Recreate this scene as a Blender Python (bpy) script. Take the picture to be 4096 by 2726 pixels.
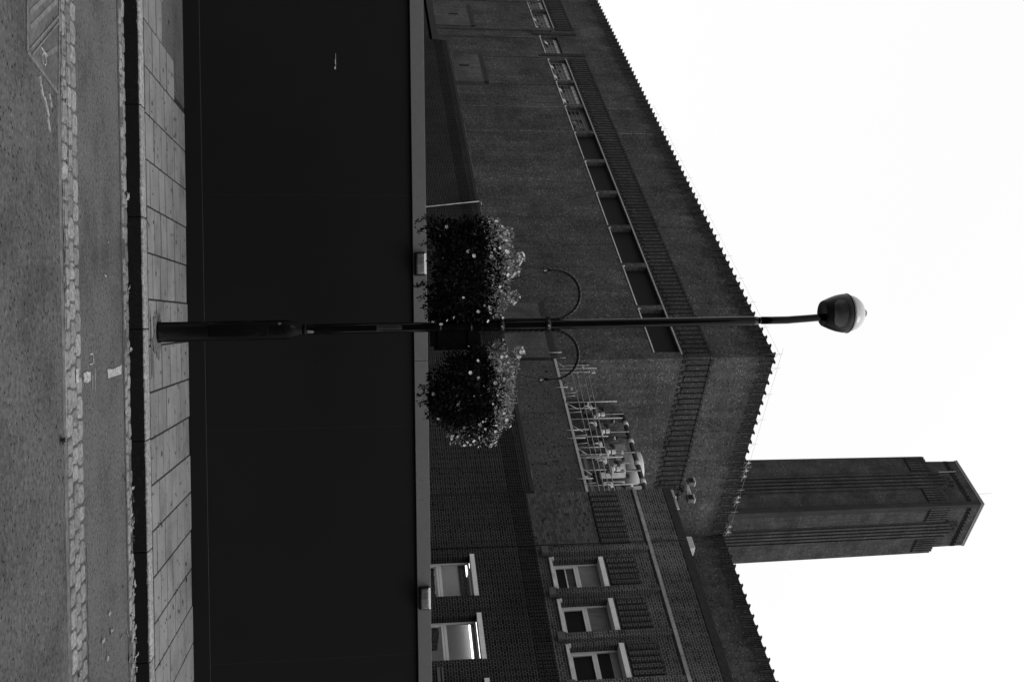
import bpy, bmesh, math, random
from mathutils import Vector, Matrix
R = math.radians
rnd = random.Random(7)
for o in list(bpy.data.objects): bpy.data.objects.remove(o)
scene = bpy.context.scene
col = scene.collection

# ------------------------------------------------------------------ camera
# a hand-held camera turned on its side: world up points to the right of the picture
F_PX, PITCH, ROLL, CAMH = 4300.0, 0.1452, 0.0142, 1.7
cp, sp, cr, sr = math.cos(PITCH), math.sin(PITCH), math.cos(ROLL), math.sin(ROLL)
Rx, Fw, Up = Vector((1, 0, 0)), Vector((0, cp, sp)), Vector((0, -sp, cp))
Rr = cr * Rx - sr * Up
Ur = sr * Rx + cr * Up
cd = bpy.data.cameras.new('camera')
cam = bpy.data.objects.new('camera', cd)
col.objects.link(cam)
m = Matrix.Identity(4)
for i, a in enumerate((Ur, -Rr, -Fw)):
    for j in range(3): m[j][i] = a[j]
m.translation = Vector((0, 0, CAMH))
cam.matrix_world = m
cd.sensor_fit = 'HORIZONTAL'; cd.sensor_width = 36.0
cd.lens = 36.0 * F_PX / 4096.0
cd.clip_end = 3000; cd.clip_start = 0.05
scene.camera = cam
scene.render.resolution_x = 1024; scene.render.resolution_y = 681
scene.view_settings.view_transform = 'Standard'
scene.view_settings.look = 'None'
scene.view_settings.exposure = -0.6
scene.view_settings.gamma = 1.0

# ------------------------------------------------------------------ sky and sun (overcast, seen in black and white)
SUN_EL, SUN_AZ = R(50), R(125)
w = bpy.data.worlds.new('World'); scene.world = w; w.use_nodes = True
nt = w.node_tree; nt.nodes.clear()
sky = nt.nodes.new('ShaderNodeTexSky'); sky.sky_type = 'NISHITA'; sky.sun_disc = False
sky.sun_elevation = SUN_EL; sky.sun_rotation = SUN_AZ; sky.dust_density = 4
bw = nt.nodes.new('ShaderNodeRGBToBW'); nt.links.new(sky.outputs[0], bw.inputs[0])
mu = nt.nodes.new('ShaderNodeMath'); mu.operation = 'MULTIPLY_ADD'
nt.links.new(bw.outputs[0], mu.inputs[0]); mu.inputs[1].default_value = 0.25; mu.inputs[2].default_value = 12.0
bg = nt.nodes.new('ShaderNodeBackground'); bg.inputs[1].default_value = 0.12
# the cloud is thinner, and brighter, round the hidden sun behind the camera
tc = nt.nodes.new('ShaderNodeTexCoord'); dt = nt.nodes.new('ShaderNodeVectorMath'); dt.operation = 'DOT_PRODUCT'
nt.links.new(tc.outputs['Generated'], dt.inputs[0])
dt.inputs[1].default_value = (math.sin(SUN_AZ) * math.cos(SUN_EL), math.cos(SUN_AZ) * math.cos(SUN_EL), math.sin(SUN_EL))
mx0 = nt.nodes.new('ShaderNodeMath'); mx0.operation = 'MAXIMUM'; nt.links.new(dt.outputs['Value'], mx0.inputs[0]); mx0.inputs[1].default_value = 0
pw = nt.nodes.new('ShaderNodeMath'); pw.operation = 'POWER'; nt.links.new(mx0.outputs[0], pw.inputs[0]); pw.inputs[1].default_value = 2
ma2 = nt.nodes.new('ShaderNodeMath'); ma2.operation = 'MULTIPLY_ADD'; nt.links.new(pw.outputs[0], ma2.inputs[0]); ma2.inputs[1].default_value = 15; nt.links.new(mu.outputs[0], ma2.inputs[2])
nt.links.new(ma2.outputs[0], bg.inputs[0])
wo = nt.nodes.new('ShaderNodeOutputWorld'); nt.links.new(bg.outputs[0], wo.inputs[0])
sd = bpy.data.lights.new('sun', 'SUN'); sd.energy = 2.3; sd.angle = R(30)
so = bpy.data.objects.new('sun', sd); col.objects.link(so)
dirv = Vector((math.sin(SUN_AZ) * math.cos(SUN_EL), math.cos(SUN_AZ) * math.cos(SUN_EL), math.sin(SUN_EL)))
so.rotation_euler = dirv.to_track_quat('Z', 'Y').to_euler()

# ------------------------------------------------------------------ materials
def g(v): return (v, v, v, 1)
class N:
    def __init__(s, name):
        s.m = bpy.data.materials.new(name); s.m.use_nodes = True
        s.t = s.m.node_tree; s.b = s.t.nodes['Principled BSDF']
    def n(s, typ, **k):
        x = s.t.nodes.new(typ)
        for a, v in k.items(): setattr(x, a, v)
        return x
    def l(s, a, b): s.t.links.new(a, b)
    def coord(s, kind='Object'):
        return s.n('ShaderNodeTexCoord').outputs[kind]
    def noise(s, vec, scale, detail=4, rough=.6, stretch=None):
        if stretch:
            mp = s.n('ShaderNodeMapping'); mp.inputs['Scale'].default_value = stretch
            s.l(vec, mp.inputs[0]); vec = mp.outputs[0]
        x = s.n('ShaderNodeTexNoise'); x.inputs['Scale'].default_value = scale
        x.inputs['Detail'].default_value = detail; x.inputs['Roughness'].default_value = rough
        s.l(vec, x.inputs['Vector']); return x.outputs[0]
    def ramp(s, fac, pts):
        x = s.n('ShaderNodeValToRGB'); e = x.color_ramp.elements
        while len(e) < len(pts): e.new(0.5)
        for i, (p, v) in enumerate(pts): e[i].position = p; e[i].color = g(v)
        s.l(fac, x.inputs[0]); return x.outputs[0]
    def mix(s, a, b, fac, mode='MIX'):
        x = s.n('ShaderNodeMix'); x.data_type = 'RGBA'; x.blend_type = mode
        for sock, v in ((x.inputs['Factor'], fac), (x.inputs['A'], a), (x.inputs['B'], b)):
            if isinstance(v, (int, float)): sock.default_value = v if sock == x.inputs['Factor'] else g(v)
            else: s.l(v, sock)
        return x.outputs['Result']
    def bump(s, h, strength, dist):
        x = s.n('ShaderNodeBump'); x.inputs['Strength'].default_value = strength
        x.inputs['Distance'].default_value = dist; s.l(h, x.inputs['Height']); s.l(x.outputs[0], s.b.inputs['Normal'])
    def fin(s, c, rough=.8, metal=0.0, spec=.5):
        if isinstance(c, (int, float)): s.b.inputs['Base Color'].default_value = g(c)
        else: s.l(c, s.b.inputs['Base Color'])
        if isinstance(rough, (int, float)): s.b.inputs['Roughness'].default_value = rough
        else: s.l(rough, s.b.inputs['Roughness'])
        s.b.inputs['Metallic'].default_value = metal
        s.b.inputs['Specular IOR Level'].default_value = spec
        return s.m

def plain(name, v, rough=.7, metal=0.0, var=.15, scale=8, spec=.08, stretch=None):
    s = N(name); c = s.coord()
    n1 = s.noise(c, scale, 5, .65, stretch)
    return s.fin(s.ramp(n1, ((.3, v * (1 - var)), (.7, v * (1 + var)))), rough, metal, spec)

def brick(name, c1, c2, mortar, msize=.012, stain=.35, fleck=0.0, flecks=0.0, top=None, rot=False, bw_=.225, bias=0.0, bumpy=.6, bands=0.0):
    s = N(name); uv = s.coord('UV')
    if rot:
        mp = s.n('ShaderNodeMapping'); mp.inputs['Rotation'].default_value = (0, 0, R(90)); s.l(uv, mp.inputs[0]); uv2 = mp.outputs[0]
    else: uv2 = uv
    # slight waviness so that the courses are not ruled lines
    wn = s.n('ShaderNodeTexNoise'); wn.inputs['Scale'].default_value = 2.2; s.l(uv, wn.inputs['Vector'])
    ad = s.n('ShaderNodeVectorMath', operation='MULTIPLY_ADD'); ad.inputs[1].default_value = (.012, .012, 0)
    s.l(wn.outputs['Color'], ad.inputs[0]); s.l(uv2, ad.inputs[2])
    b = s.n('ShaderNodeTexBrick'); s.l(ad.outputs[0], b.inputs['Vector'])
    b.inputs['Scale'].default_value = 1; b.inputs['Brick Width'].default_value = bw_
    b.inputs['Row Height'].default_value = .075; b.inputs['Mortar Size'].default_value = msize * .5
    b.inputs['Mortar Smooth'].default_value = .3; b.inputs['Bias'].default_value = bias
    b.offset = .5; b.offset_frequency = 2; b.squash = .5; b.squash_frequency = 2
    b.inputs['Color1'].default_value = g(c1); b.inputs['Color2'].default_value = g(c2); b.inputs['Mortar'].default_value = g(mortar)
    c = b.outputs['Color']
    # per-brick flecks: pale and dark single bricks
    def cells(seed):
        vm = s.n('ShaderNodeVectorMath', operation='DIVIDE'); vm.inputs[1].default_value = (.1125, .075, 1)
        s.l(ad.outputs[0], vm.inputs[0])
        a2 = s.n('ShaderNodeVectorMath', operation='ADD'); a2.inputs[1].default_value = (seed, seed * 2, 0); s.l(vm.outputs[0], a2.inputs[0])
        fl = s.n('ShaderNodeVectorMath', operation='FLOOR'); s.l(a2.outputs[0], fl.inputs[0])
        wh = s.n('ShaderNodeTexWhiteNoise'); wh.noise_dimensions = '2D'; s.l(fl.outputs[0], wh.inputs['Vector']); return wh.outputs['Value']
    if fleck:
        c = s.mix(c, c2 * fleck, s.ramp(cells(0), ((.955, 0), (.965, .8))))
    if flecks:
        c = s.mix(c, c1 * .35, s.ramp(cells(31), ((.95, 0), (.96, flecks))))
    n1 = s.noise(uv, .35, 6, .62)
    c = s.mix(c, s.ramp(n1, ((.28, 1 - stain), (.72, 1 + stain))), 1.0, 'MULTIPLY')
    n9 = s.noise(uv, .11, 5, .7)
    c = s.mix(c, s.ramp(n9, ((.36, 1 - stain * .55), (.5, 1.0), (.66, 1 + stain * .4))), 1.0, 'MULTIPLY')
    n2 = s.noise(uv, 1.0, 5, .6, (2.2, .16, 1))
    c = s.mix(c, s.ramp(n2, ((.3, 1 - stain * .6), (.7, 1 + stain * .5))), 1.0, 'MULTIPLY')
    if bands:
        n3 = s.noise(uv, 1.0, 3, .5, (.05, 1.1, 1))
        c = s.mix(c, s.ramp(n3, ((.35, 1 - bands), (.65, 1 + bands))), 1.0, 'MULTIPLY')
    if top:   # soot that has run down from the parapet, ragged lower edge
        z0, z1, amt = top
        sx = s.n('ShaderNodeSeparateXYZ'); s.l(uv, sx.inputs[0])
        n4 = s.noise(uv, 1.0, 4, .6, (1.3, .12, 1))
        ma = s.n('ShaderNodeMath', operation='MULTIPLY_ADD'); s.l(n4, ma.inputs[0]); ma.inputs[1].default_value = 2.6; s.l(sx.outputs[1], ma.inputs[2])
        mr = s.n('ShaderNodeMapRange'); s.l(ma.outputs[0], mr.inputs[0]); mr.inputs[1].default_value = z0 + 1.3; mr.inputs[2].default_value = z1 + 1.3
        mr.inputs[3].default_value = 1.0; mr.inputs[4].default_value = amt
        c = s.mix(c, mr.outputs[0], 1.0, 'MULTIPLY')
    s.bump(b.outputs['Fac'], -bumpy if False else bumpy, -.006)
    return s.fin(c, .95, 0, .03)

M = {}
def asphalt(name, v, sc=1.0, dark=.35, light=1.9):
    s = N(name); c = s.coord()
    v1 = s.noise(c, 26 * sc, 7, .85)
    base = s.ramp(v1, ((.36, v * .22), (.46, v * .85), (.55, v * 1.05), (.66, v * 1.7)))
    vo = s.n('ShaderNodeTexVoronoi'); vo.inputs['Scale'].default_value = 24 * sc; s.l(c, vo.inputs['Vector'])
    sp_ = s.ramp(vo.outputs['Distance'], ((.18, 1), (.28, 0)))
    wn = s.n('ShaderNodeTexWhiteNoise'); s.l(vo.outputs['Color'], wn.inputs['Vector'])
    m1 = s.mix(sp_, s.ramp(wn.outputs[0], ((.62, 0), (.66, 1))), 1.0, 'MULTIPLY')
    base = s.mix(base, v * dark * .5, m1)
    vo2 = s.n('ShaderNodeTexVoronoi'); vo2.inputs['Scale'].default_value = 30 * sc; s.l(c, vo2.inputs['Vector'])
    wn2 = s.n('ShaderNodeTexWhiteNoise'); s.l(vo2.outputs['Color'], wn2.inputs['Vector'])
    m2 = s.mix(s.ramp(vo2.outputs['Distance'], ((.12, 1), (.2, 0))), s.ramp(wn2.outputs[0], ((.86, 0), (.9, 1))), 1.0, 'MULTIPLY')
    base = s.mix(base, v * light, m2)
    big = s.noise(c, 1.3, 7, .7)
    base = s.mix(base, s.ramp(big, ((.33, .62), (.5, 1.0), (.68, 1.18))), 1.0, 'MULTIPLY')
    s.bump(v1, .5, .004)
    return s.fin(base, .95, 0, .05)
M['road'] = asphalt('road_asphalt', .066)
M['road2'] = asphalt('channel_asphalt', .074, 1.25, .4, 1.6)
M['patch'] = asphalt('pavement_asphalt', .066, 1.4)

def stone(name, v, isl=.25, fine=.2, spots=True, rough=.8):
    s = N(name); c = s.coord()
    ge = s.n('ShaderNodeNewGeometry')
    base = s.ramp(ge.outputs['Random Per Island'], ((0, v * (1 - isl)), (1, v * (1 + isl))))
    n1 = s.noise(c, 26, 5, .8)
    base = s.mix(base, s.ramp(n1, ((.38, 1 - fine), (.62, 1 + fine))), 1.0, 'MULTIPLY')
    n2 = s.noise(c, 3.0, 5, .6)
    base = s.mix(base, s.ramp(n2, ((.3, .82), (.7, 1.12))), 1.0, 'MULTIPLY')
    if spots:
        n3 = s.noise(c, 17, 2, .5, (1, .45, 1))
        base = s.mix(base, v * .35, s.ramp(n3, ((.645, 0), (.69, .85))))
        n5 = s.noise(c, 1.3, 6, .7)
        base = s.mix(base, s.ramp(n5, ((.32, .68), (.5, 1.0))), 1.0, 'MULTIPLY')
    s.bump(n1, .35, .003)
    return s.fin(base, rough, 0, .08)
M['sett'] = stone('granite_sett', .15, .22, .4)
M['slab'] = stone('paving_slab', .145, .08, .06)
M['kerbtop'] = stone('granite_kerb', .17, .1, .55, False)
M['joint'] = plain('sand_joint', .018, .95, var=.4, scale=30)
# the kerb face is thick with black tar, its upper edge rubbed ragged
s = N('tarred_kerb'); c = s.coord()
sx = s.n('ShaderNodeSeparateXYZ'); s.l(c, sx.inputs[0])
n1 = s.noise(c, 30, 6, .8); n2 = s.noise(c, 3, 4, .6)
a1 = s.n('ShaderNodeMath', operation='MULTIPLY_ADD'); s.l(n1, a1.inputs[0]); a1.inputs[1].default_value = .07; s.l(sx.outputs[2], a1.inputs[2])
a2 = s.n('ShaderNodeMath', operation='MULTIPLY_ADD'); s.l(n2, a2.inputs[0]); a2.inputs[1].default_value = .05; s.l(a1.outputs[0], a2.inputs[2])
f = s.ramp(a2.outputs[0], ((.048, 0), (.066, 1)))
n3 = s.noise(c, 120, 3, .8)
tar = s.ramp(n3, ((.45, .006), (.6, .011), (.74, .05)))
gr = s.ramp(n3, ((.3, .10), (.7, .30)))
M['kerb'] = s.fin(s.mix(tar, gr, f), .8, 0, .04)

M['hoard'] = plain('black_hoarding_paint', .0095, .75, var=.06, scale=1.2, spec=.03)
M['trim'] = plain('grey_capping_board', .095, .6, var=.05, scale=14)
M['screw'] = plain('screw_head', .02, .5)
M['seam'] = plain('board_seam', .06, .6)
BR_MAIN = dict(c1=.029, c2=.058, mortar=.052, stain=.36, fleck=2.0, flecks=.8, bands=.04)
M['brick_main'] = brick('power_station_brick', top=(27.9, 29.6, .16), **BR_MAIN)
M['brick_dark_rib'] = brick('frieze_brick', 0.021, .044, .017, stain=.25, fleck=1.8)
M['brick_panel'] = brick('recess_panel_brick', .040, .066, .064, stain=.35, bands=.08)
M['brick_light'] = brick('link_building_brick', .035, .057, .05, stain=.22, fleck=1.5, flecks=1)
M['brick_low'] = brick('dark_engineering_brick', .006, .012, .085, msize=.009, stain=.3, fleck=1.6)
M['brick_low2'] = brick('dentil_brick', .006, .011, .08, msize=.006, stain=.2, rot=False)
M['brick_office'] = brick('office_brick', .036, .075, .02, msize=.012, stain=.22, flecks=.7)
M['brick_office2'] = brick('office_upper_brick', .018, .042, .15, msize=.012, stain=.4, flecks=.5)
M['brick_rib2'] = brick('office_rib_brick', .014, .027, .14, msize=.010, stain=.25)
M['brick_chim'] = brick('chimney_brick', .027, .040, .036, stain=.38, fleck=2.4, bands=.06)
M['brick_chim2'] = brick('chimney_flute_brick', .021, .032, .026, stain=.2)
M['coping'] = plain('dark_coping_brick', .02, .8, var=.4, scale=14)
M['groove'] = plain('shadowed_movement_joint', .012, .9)
M['efflo'] = plain('lime_streak', .17, .9, var=.5, scale=4)
M['concrete'] = plain('concrete', .24, .85, var=.25, scale=5)
M['lintel'] = plain('painted_concrete_lintel', .42, .8, var=.10, scale=6)
M['sill'] = plain('stone_sill', .33, .8, var=.25, scale=4)
M['frame'] = plain('white_window_frame', .36, .5, var=.05)
M['steel'] = plain('galvanised_pole', .27, .5, metal=.1, var=.3, scale=6)
M['steel_dark'] = plain('dull_scaffold_tube', .20, .5, metal=.2, var=.35, scale=4)
M['alu'] = plain('bright_cladding', .38, .45, metal=.1, var=.15, scale=5)
M['pipe'] = plain('dark_lagged_pipe', .035, .5, var=.4, scale=6)
M['pipemid'] = plain('grey_plant_casing', .065, .5, var=.25, scale=6)
M['post'] = None
s = N('chipped_black_gloss_paint'); c = s.coord()
n1 = s.noise(c, 9, 6, .7, (1, 1, .45)); n2 = s.noise(c, 30, 4, .7)
f = s.mix(s.ramp(n1, ((.60, 0), (.66, .75))), s.ramp(n2, ((.4, .3), (.6, 1))), 1.0, 'MULTIPLY')
M['post'] = s.fin(s.mix(.003, .04, f), s.ramp(n1, ((.4, .3), (.7, .6))), 0, .05)
s = N('black_gloss_paint'); c = s.coord(); n1 = s.noise(c, 6, 5, .6)
M['gloss'] = s.fin(s.ramp(n1, ((.3, .0015), (.7, .004))), .06, 0, .09)
M['iron'] = plain('black_wrought_iron', .006, .38, var=.3, scale=30, spec=.2)
M['signback'] = plain('sign_back_plate', .0055, .6, var=.1, spec=.04)
M['plate'] = plain('number_plate', .035, .6, var=.3, scale=40)
M['digit'] = plain('digit_ink', .004, .7)
M['sticker'] = plain('faded_sticker', .10, .7, var=.4, scale=60)
M['paper'] = plain('torn_white_label', .35, .8, var=.25, scale=40)
M['paint'] = None
s = N('worn_white_road_paint'); c = s.coord(); n1 = s.noise(c, 40, 5, .8)
M['paint'] = s.fin(s.ramp(n1, ((.38, .08), (.5, .24), (.7, .34))), .8)
def glassm(name, v, rough=.05, spec=.5):
    s = N(name); return s.fin(v, rough, 0, spec)
M['glass_dark'] = plain('dark_panel', .0095, .6, var=.12, scale=3, spec=.03)
M['glass'] = glassm('old_window_glass', .006, .5, .04)
M['glass_grey'] = plain('dusty_window_glass', .026, .4, var=.25, scale=.8)
M['glass_white'] = plain('sky_reflection_pane', .34, .4, var=.08, scale=1)  # pale colour stands in for sky reflected in the panes
s = N('clear_glass')
tr = s.n('ShaderNodeBsdfTransparent'); gl = s.n('ShaderNodeBsdfGlossy'); gl.inputs['Roughness'].default_value = .02
tr.inputs[0].default_value = g(.9); gl.inputs[0].default_value = g(.9)
mx = s.n('ShaderNodeMixShader'); mx.inputs[0].default_value = .006
s.l(tr.outputs[0], mx.inputs[1]); s.l(gl.outputs[0], mx.inputs[2])
s.l(mx.outputs[0], s.t.nodes['Material Output'].inputs[0]); M['clear'] = s.m
M['room'] = plain('office_wall_paint', .5, .9, var=.04)
M['roomdark'] = plain('unlit_room', .01, .9)
M['blind'] = plain('window_blind', .12, .8, var=.3, scale=1.2)
M['blind2'] = plain('pleated_curtain', .085, .8, var=.35, scale=7, stretch=(3, 3, .3))
M['books'] = plain('row_of_files', .045, .8, var=.9, scale=25)
s = N('fluorescent_tube'); s.b.inputs['Base Color'].default_value = g(.8)
s.b.inputs['Emission Color'].default_value = g(1); s.b.inputs['Emission Strength'].default_value = 5.0; M['tube'] = s.m
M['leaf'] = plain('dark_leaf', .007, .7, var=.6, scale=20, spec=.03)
M['leaf2'] = plain('toplit_silver_leaf', .19, .7, var=.7, scale=14)  # silvery plant colour, made paler to hold the light from above
M['petal'] = plain('pale_petal', .36, .7, var=.2, scale=50)
M['stem'] = plain('thin_stem', .03, .7)
M['moss'] = plain('basket_liner', .012, .95, var=.5, scale=30)
M['litter'] = plain('fallen_leaf', .2, .8, var=.6, scale=30)
M['iron_cover'] = stone('cast_iron_cover', .075, .12, .25, True, .55)
M['cover_rib'] = stone('cast_iron_rib', .105, .1, .3, False, .6)
s = N('lamp_glass'); c = s.coord()
n1 = s.noise(c, 7, 3, .5)
M['lens'] = s.fin(s.ramp(n1, ((.35, .03), (.65, .075))), .25)
s = N('milky_dome'); s.b.inputs['Base Color'].default_value = g(.34); s.b.inputs['Roughness'].default_value = .25
M['dome'] = s.m

# ------------------------------------------------------------------ frames and mesh helper
YH, Y1 = 0.0205, -0.907
BC = Vector((1.31, 69.18, 0.0))
d1 = Vector((math.cos(Y1), math.sin(Y1), 0)); d2 = Vector((-math.sin(Y1), math.cos(Y1), 0))
s1 = Vector((math.cos(YH), math.sin(YH), 0)); s2 = Vector((-math.sin(YH), math.cos(YH), 0))
def wpos(fr, p):
    if fr == 'B': return BC + d1 * p[0] + d2 * p[1] + Vector((0, 0, p[2]))
    return s1 * p[0] + s2 * p[1] + Vector((0, 0, p[2]))
ROT = {'B': Y1, 'S': YH}

class MB:
    def __init__(s): s.v = []; s.f = []; s.uv = []; s.sm = []
    def face(s, pts, uv=None, smooth=False):
        i = len(s.v); pts = [Vector(p) for p in pts]; s.v += pts
        s.f.append(list(range(i, i + len(pts)))); s.sm.append(smooth)
        if uv is None:
            n = Vector((0, 0, 0))
            for k in range(1, len(pts) - 1): n += (pts[k] - pts[0]).cross(pts[k + 1] - pts[0])
            a = [abs(t) for t in n]
            if a[2] >= a[0] and a[2] >= a[1]: uv = [(p.x, p.y) for p in pts]
            elif a[1] >= a[0]: uv = [(p.x, p.z) for p in pts]
            else: uv = [(p.y, p.z) for p in pts]
        s.uv.append(uv)
    def box(s, x0, x1, y0, y1, z0, z1, skip=''):
        P = lambda x, y, z: (x, y, z)
        F = {'b': [P(x0,y0,z0),P(x0,y1,z0),P(x1,y1,z0),P(x1,y0,z0)], 't': [P(x0,y0,z1),P(x1,y0,z1),P(x1,y1,z1),P(x0,y1,z1)],
             'f': [P(x0,y0,z0),P(x1,y0,z0),P(x1,y0,z1),P(x0,y0,z1)], 'k': [P(x1,y1,z0),P(x0,y1,z0),P(x0,y1,z1),P(x1,y1,z1)],
             'l': [P(x0,y1,z0),P(x0,y0,z0),P(x0,y0,z1),P(x0,y1,z1)], 'r': [P(x1,y0,z0),P(x1,y1,z0),P(x1,y1,z1),P(x1,y0,z1)]}
        for k, q in F.items():
            if k not in skip: s.face(q)
        return s
    def grid(s, rows, close=False, smooth=True, caps=False):
        # rows: list of rings with the same number of points, shared vertices
        i0 = len(s.v); n = len(rows[0])
        for r in rows: s.v += [Vector(p) for p in r]
        for a in range(len(rows) - 1):
            for b in range(n if close else n - 1):
                c = (b + 1) % n
                s.f.append([i0 + a*n + b, i0 + a*n + c, i0 + (a+1)*n + c, i0 + (a+1)*n + b]); s.sm.append(smooth)
                s.uv.append([(b*.05, a*.05), ((b+1)*.05, a*.05), ((b+1)*.05, (a+1)*.05), (b*.05, (a+1)*.05)])
        if caps:
            s.f.append([i0 + k for k in range(n)][::-1]); s.sm.append(False); s.uv.append([(0, 0)] * n)
            e = i0 + (len(rows) - 1) * n
            s.f.append([e + k for k in range(n)]); s.sm.append(False); s.uv.append([(0, 0)] * n)
        return s
    def tube(s, pts, r, n=10, caps=True):
        pts = [Vector(p) for p in pts]; rr = r if isinstance(r, (list, tuple)) else [r] * len(pts)
        rows = []; up = None
        for i, p in enumerate(pts):
            t = (pts[min(i+1, len(pts)-1)] - pts[max(i-1, 0)]).normalized()
            if up is None: up = Vector((0, 0, 1)) if abs(t.z) < .9 else Vector((1, 0, 0))
            a = t.cross(up).normalized(); b = a.cross(t).normalized(); up = b
            rows.append([p + (a * math.cos(2*math.pi*k/n) + b * math.sin(2*math.pi*k/n)) * rr[i] for k in range(n)])
        return s.grid(rows, True, True, caps)
    def lathe(s, prof, cx=0, cy=0, n=28, caps=True, lean=0.0):
        rows = [[(cx + lean*z + r*math.cos(2*math.pi*k/n), cy + r*math.sin(2*math.pi*k/n), z) for k in range(n)] for r, z in prof]
        return s.grid(rows, True, True, caps)
    def cyl(s, a, b, r, n=10): return s.tube([a, b], r, n)

def build(mb, name, mat, fr='S', origin=(0, 0, 0), parent=None, bevel=0, seg=2):
    me = bpy.data.meshes.new(name); og = Vector(origin)
    me.from_pydata([v - og for v in mb.v], [], mb.f)
    uvl = me.uv_layers.new(name='UVMap')
    k = 0
    for fuv in mb.uv:
        for c in fuv: uvl.data[k].uv = c; k += 1
    me.polygons.foreach_set('use_smooth', mb.sm)
    if bevel:
        bm = bmesh.new(); bm.from_mesh(me)
        bmesh.ops.remove_doubles(bm, verts=bm.verts, dist=1e-5)
        bmesh.ops.recalc_face_normals(bm, faces=bm.faces)
        es = [e for e in bm.edges if len(e.link_faces) == 2 and e.calc_face_angle(0) > .5]
        bmesh.ops.bevel(bm, geom=es, offset=bevel, segments=seg, affect='EDGES', profile=.6)
        bm.to_mesh(me); bm.free()
        for p in me.polygons: p.use_smooth = seg > 1
    me.materials.append(mat); me.update()
    o = bpy.data.objects.new(name, me); col.objects.link(o)
    if parent: o.parent = parent
    else:
        o.location = wpos(fr, origin); o.rotation_euler = (0, 0, ROT[fr])
    return o
def tag(o, label=None, cat=None, group=None, kind=None):
    for k, v in (('label', label), ('category', cat), ('group', group), ('kind', kind)):
        if v: o[k] = v
    return o
class Thing:
    def __init__(s, name, label, cat, fr, origin, group=None):
        s.fr = fr; s.og = origin
        s.o = bpy.data.objects.new(name, None); col.objects.link(s.o); s.o.empty_display_size = .2
        s.o.location = wpos(fr, origin); s.o.rotation_euler = (0, 0, ROT[fr]); tag(s.o, label, cat, group)
    def add(s, name, mb, mat, parent=None, bevel=0, seg=2, label=None, kind=None):
        o = build(mb, name, mat, s.fr, s.og, parent or s.o, bevel, seg)
        return tag(o, label, kind=kind)
def structure(name, mb, mat, fr='S', bevel=0, seg=2):
    return tag(build(mb, name, mat, fr, (0, 0, 0), None, bevel, seg), kind='structure')
def copy_tree(o, loc, rot=None, label=None, scale=None):
    c = o.copy(); col.objects.link(c); c.location = loc
    if rot is not None: c.rotation_euler = rot
    if scale is not None: c.scale = scale
    if label: c['label'] = label
    for ch in list(o.children):
        k = ch.copy(); col.objects.link(k); k.parent = c
        for g2 in ch.children:
            q = g2.copy(); col.objects.link(q); q.parent = k
    return c
def wall(mb, x0, x1, y, z0, z1, holes=(), depth=.4):
    # front skin at y (facing -y) with rectangular openings and their reveals
    xs = sorted({x0, x1, *[h[0] for h in holes], *[h[1] for h in holes]}); zs = sorted({z0, z1, *[h[2] for h in holes], *[h[3] for h in holes]})
    for a, b in zip(xs, xs[1:]):
        for c, d in zip(zs, zs[1:]):
            mx_, mz = (a+b)/2, (c+d)/2
            if any(h[0] < mx_ < h[1] and h[2] < mz < h[3] for h in holes): continue
            mb.face([(a, y, c), (b, y, c), (b, y, d), (a, y, d)])
    for h in holes:
        a, b, c, d = h[:4]
        mb.face([(a, y, c), (a, y, d), (a, y+depth, d), (a, y+depth, c)])
        mb.face([(b, y, c), (b, y+depth, c), (b, y+depth, d), (b, y, d)])
        mb.face([(a, y, c), (a, y+depth, c), (b, y+depth, c), (b, y, c)])
        mb.face([(a, y, d), (b, y, d), (b, y+depth, d), (a, y+depth, d)])
    return mb

# ------------------------------------------------------------------ ground, road, pavement
ZR = -0.12
structure('ground', MB().box(-500, 500, 13, 900, -.6, -.02, 'b').box(-500, 500, -120, 13, -.7, -.30, 'b'), plain('far_ground', .15, .95))
structure('road', MB().box(-60, 60, -20, 7.15, ZR - .15, ZR, 'b'), M['road'])
structure('channel', MB().box(-60, 60, 7.15, 9.13, ZR - .15, ZR - .002, 'b'), M['road2'])
def bow(x): return .012 * (x * x) / 4.0     # slight bend given to kerb and setts, imitating lens bow
def sett_row(rows, x0, x1, lift, wid, jit, keep=1.0):
    mb = MB()
    for ri, y in enumerate(rows):
        x = x0 + rnd.uniform(0, .1)
        while x < x1:
            L = rnd.uniform(.115, .165); gp = rnd.uniform(.005, .018)
            if rnd.random() < keep:
                cx, cy = x + L/2, y + bow(x) + rnd.uniform(-jit, jit); a, b = L/2 - gp/2, wid/2 - .004 - rnd.uniform(0, .006)
                z = ZR + lift + rnd.uniform(-.003, .003); n = 14; ring0 = []; ring1 = []; ring2 = []
                ph = rnd.uniform(0, 6); tl = rnd.uniform(-.03, .03)
                for k in range(n):
                    t = 2*math.pi*k/n; ex = .42
                    cx_, sy_ = math.cos(t), math.sin(t)
                    px = math.copysign(abs(cx_)**ex, cx_) * a * (1 + .05*math.sin(3*t+ph)); py = math.copysign(abs(sy_)**ex, sy_) * b * (1 + .08*math.sin(2*t+ph))
                    ring0.append((cx+px, cy+py, ZR-.03)); ring1.append((cx+px, cy+py, z-.006+tl*px)); ring2.append((cx+px*.86, cy+py*.86, z+tl*px+rnd.uniform(-.001, .001)))
                mb.grid([ring0, ring1, ring2], True, True, True)
            x += L
    return mb
structure('sett_strip', sett_row((7.225, 7.355, 7.485), -6, 6, .006, .13, .006), M['sett'])
structure('sett_gutter', sett_row((8.975, 9.075), -6, 6, .004, .095, .006, .93), M['sett'])
structure('gutter_joint', MB().box(-6, 6, 8.88, 8.925, ZR - .05, ZR + .002, 'b'), plain('wet_gutter_joint', .05, .9, var=.5, scale=20))
structure('channel_joint', MB().box(-6, 6, 7.08, 7.15, ZR - .05, ZR + .002, 'b'), plain('damp_asphalt_joint', .085, .9, var=.45, scale=12))
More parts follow.
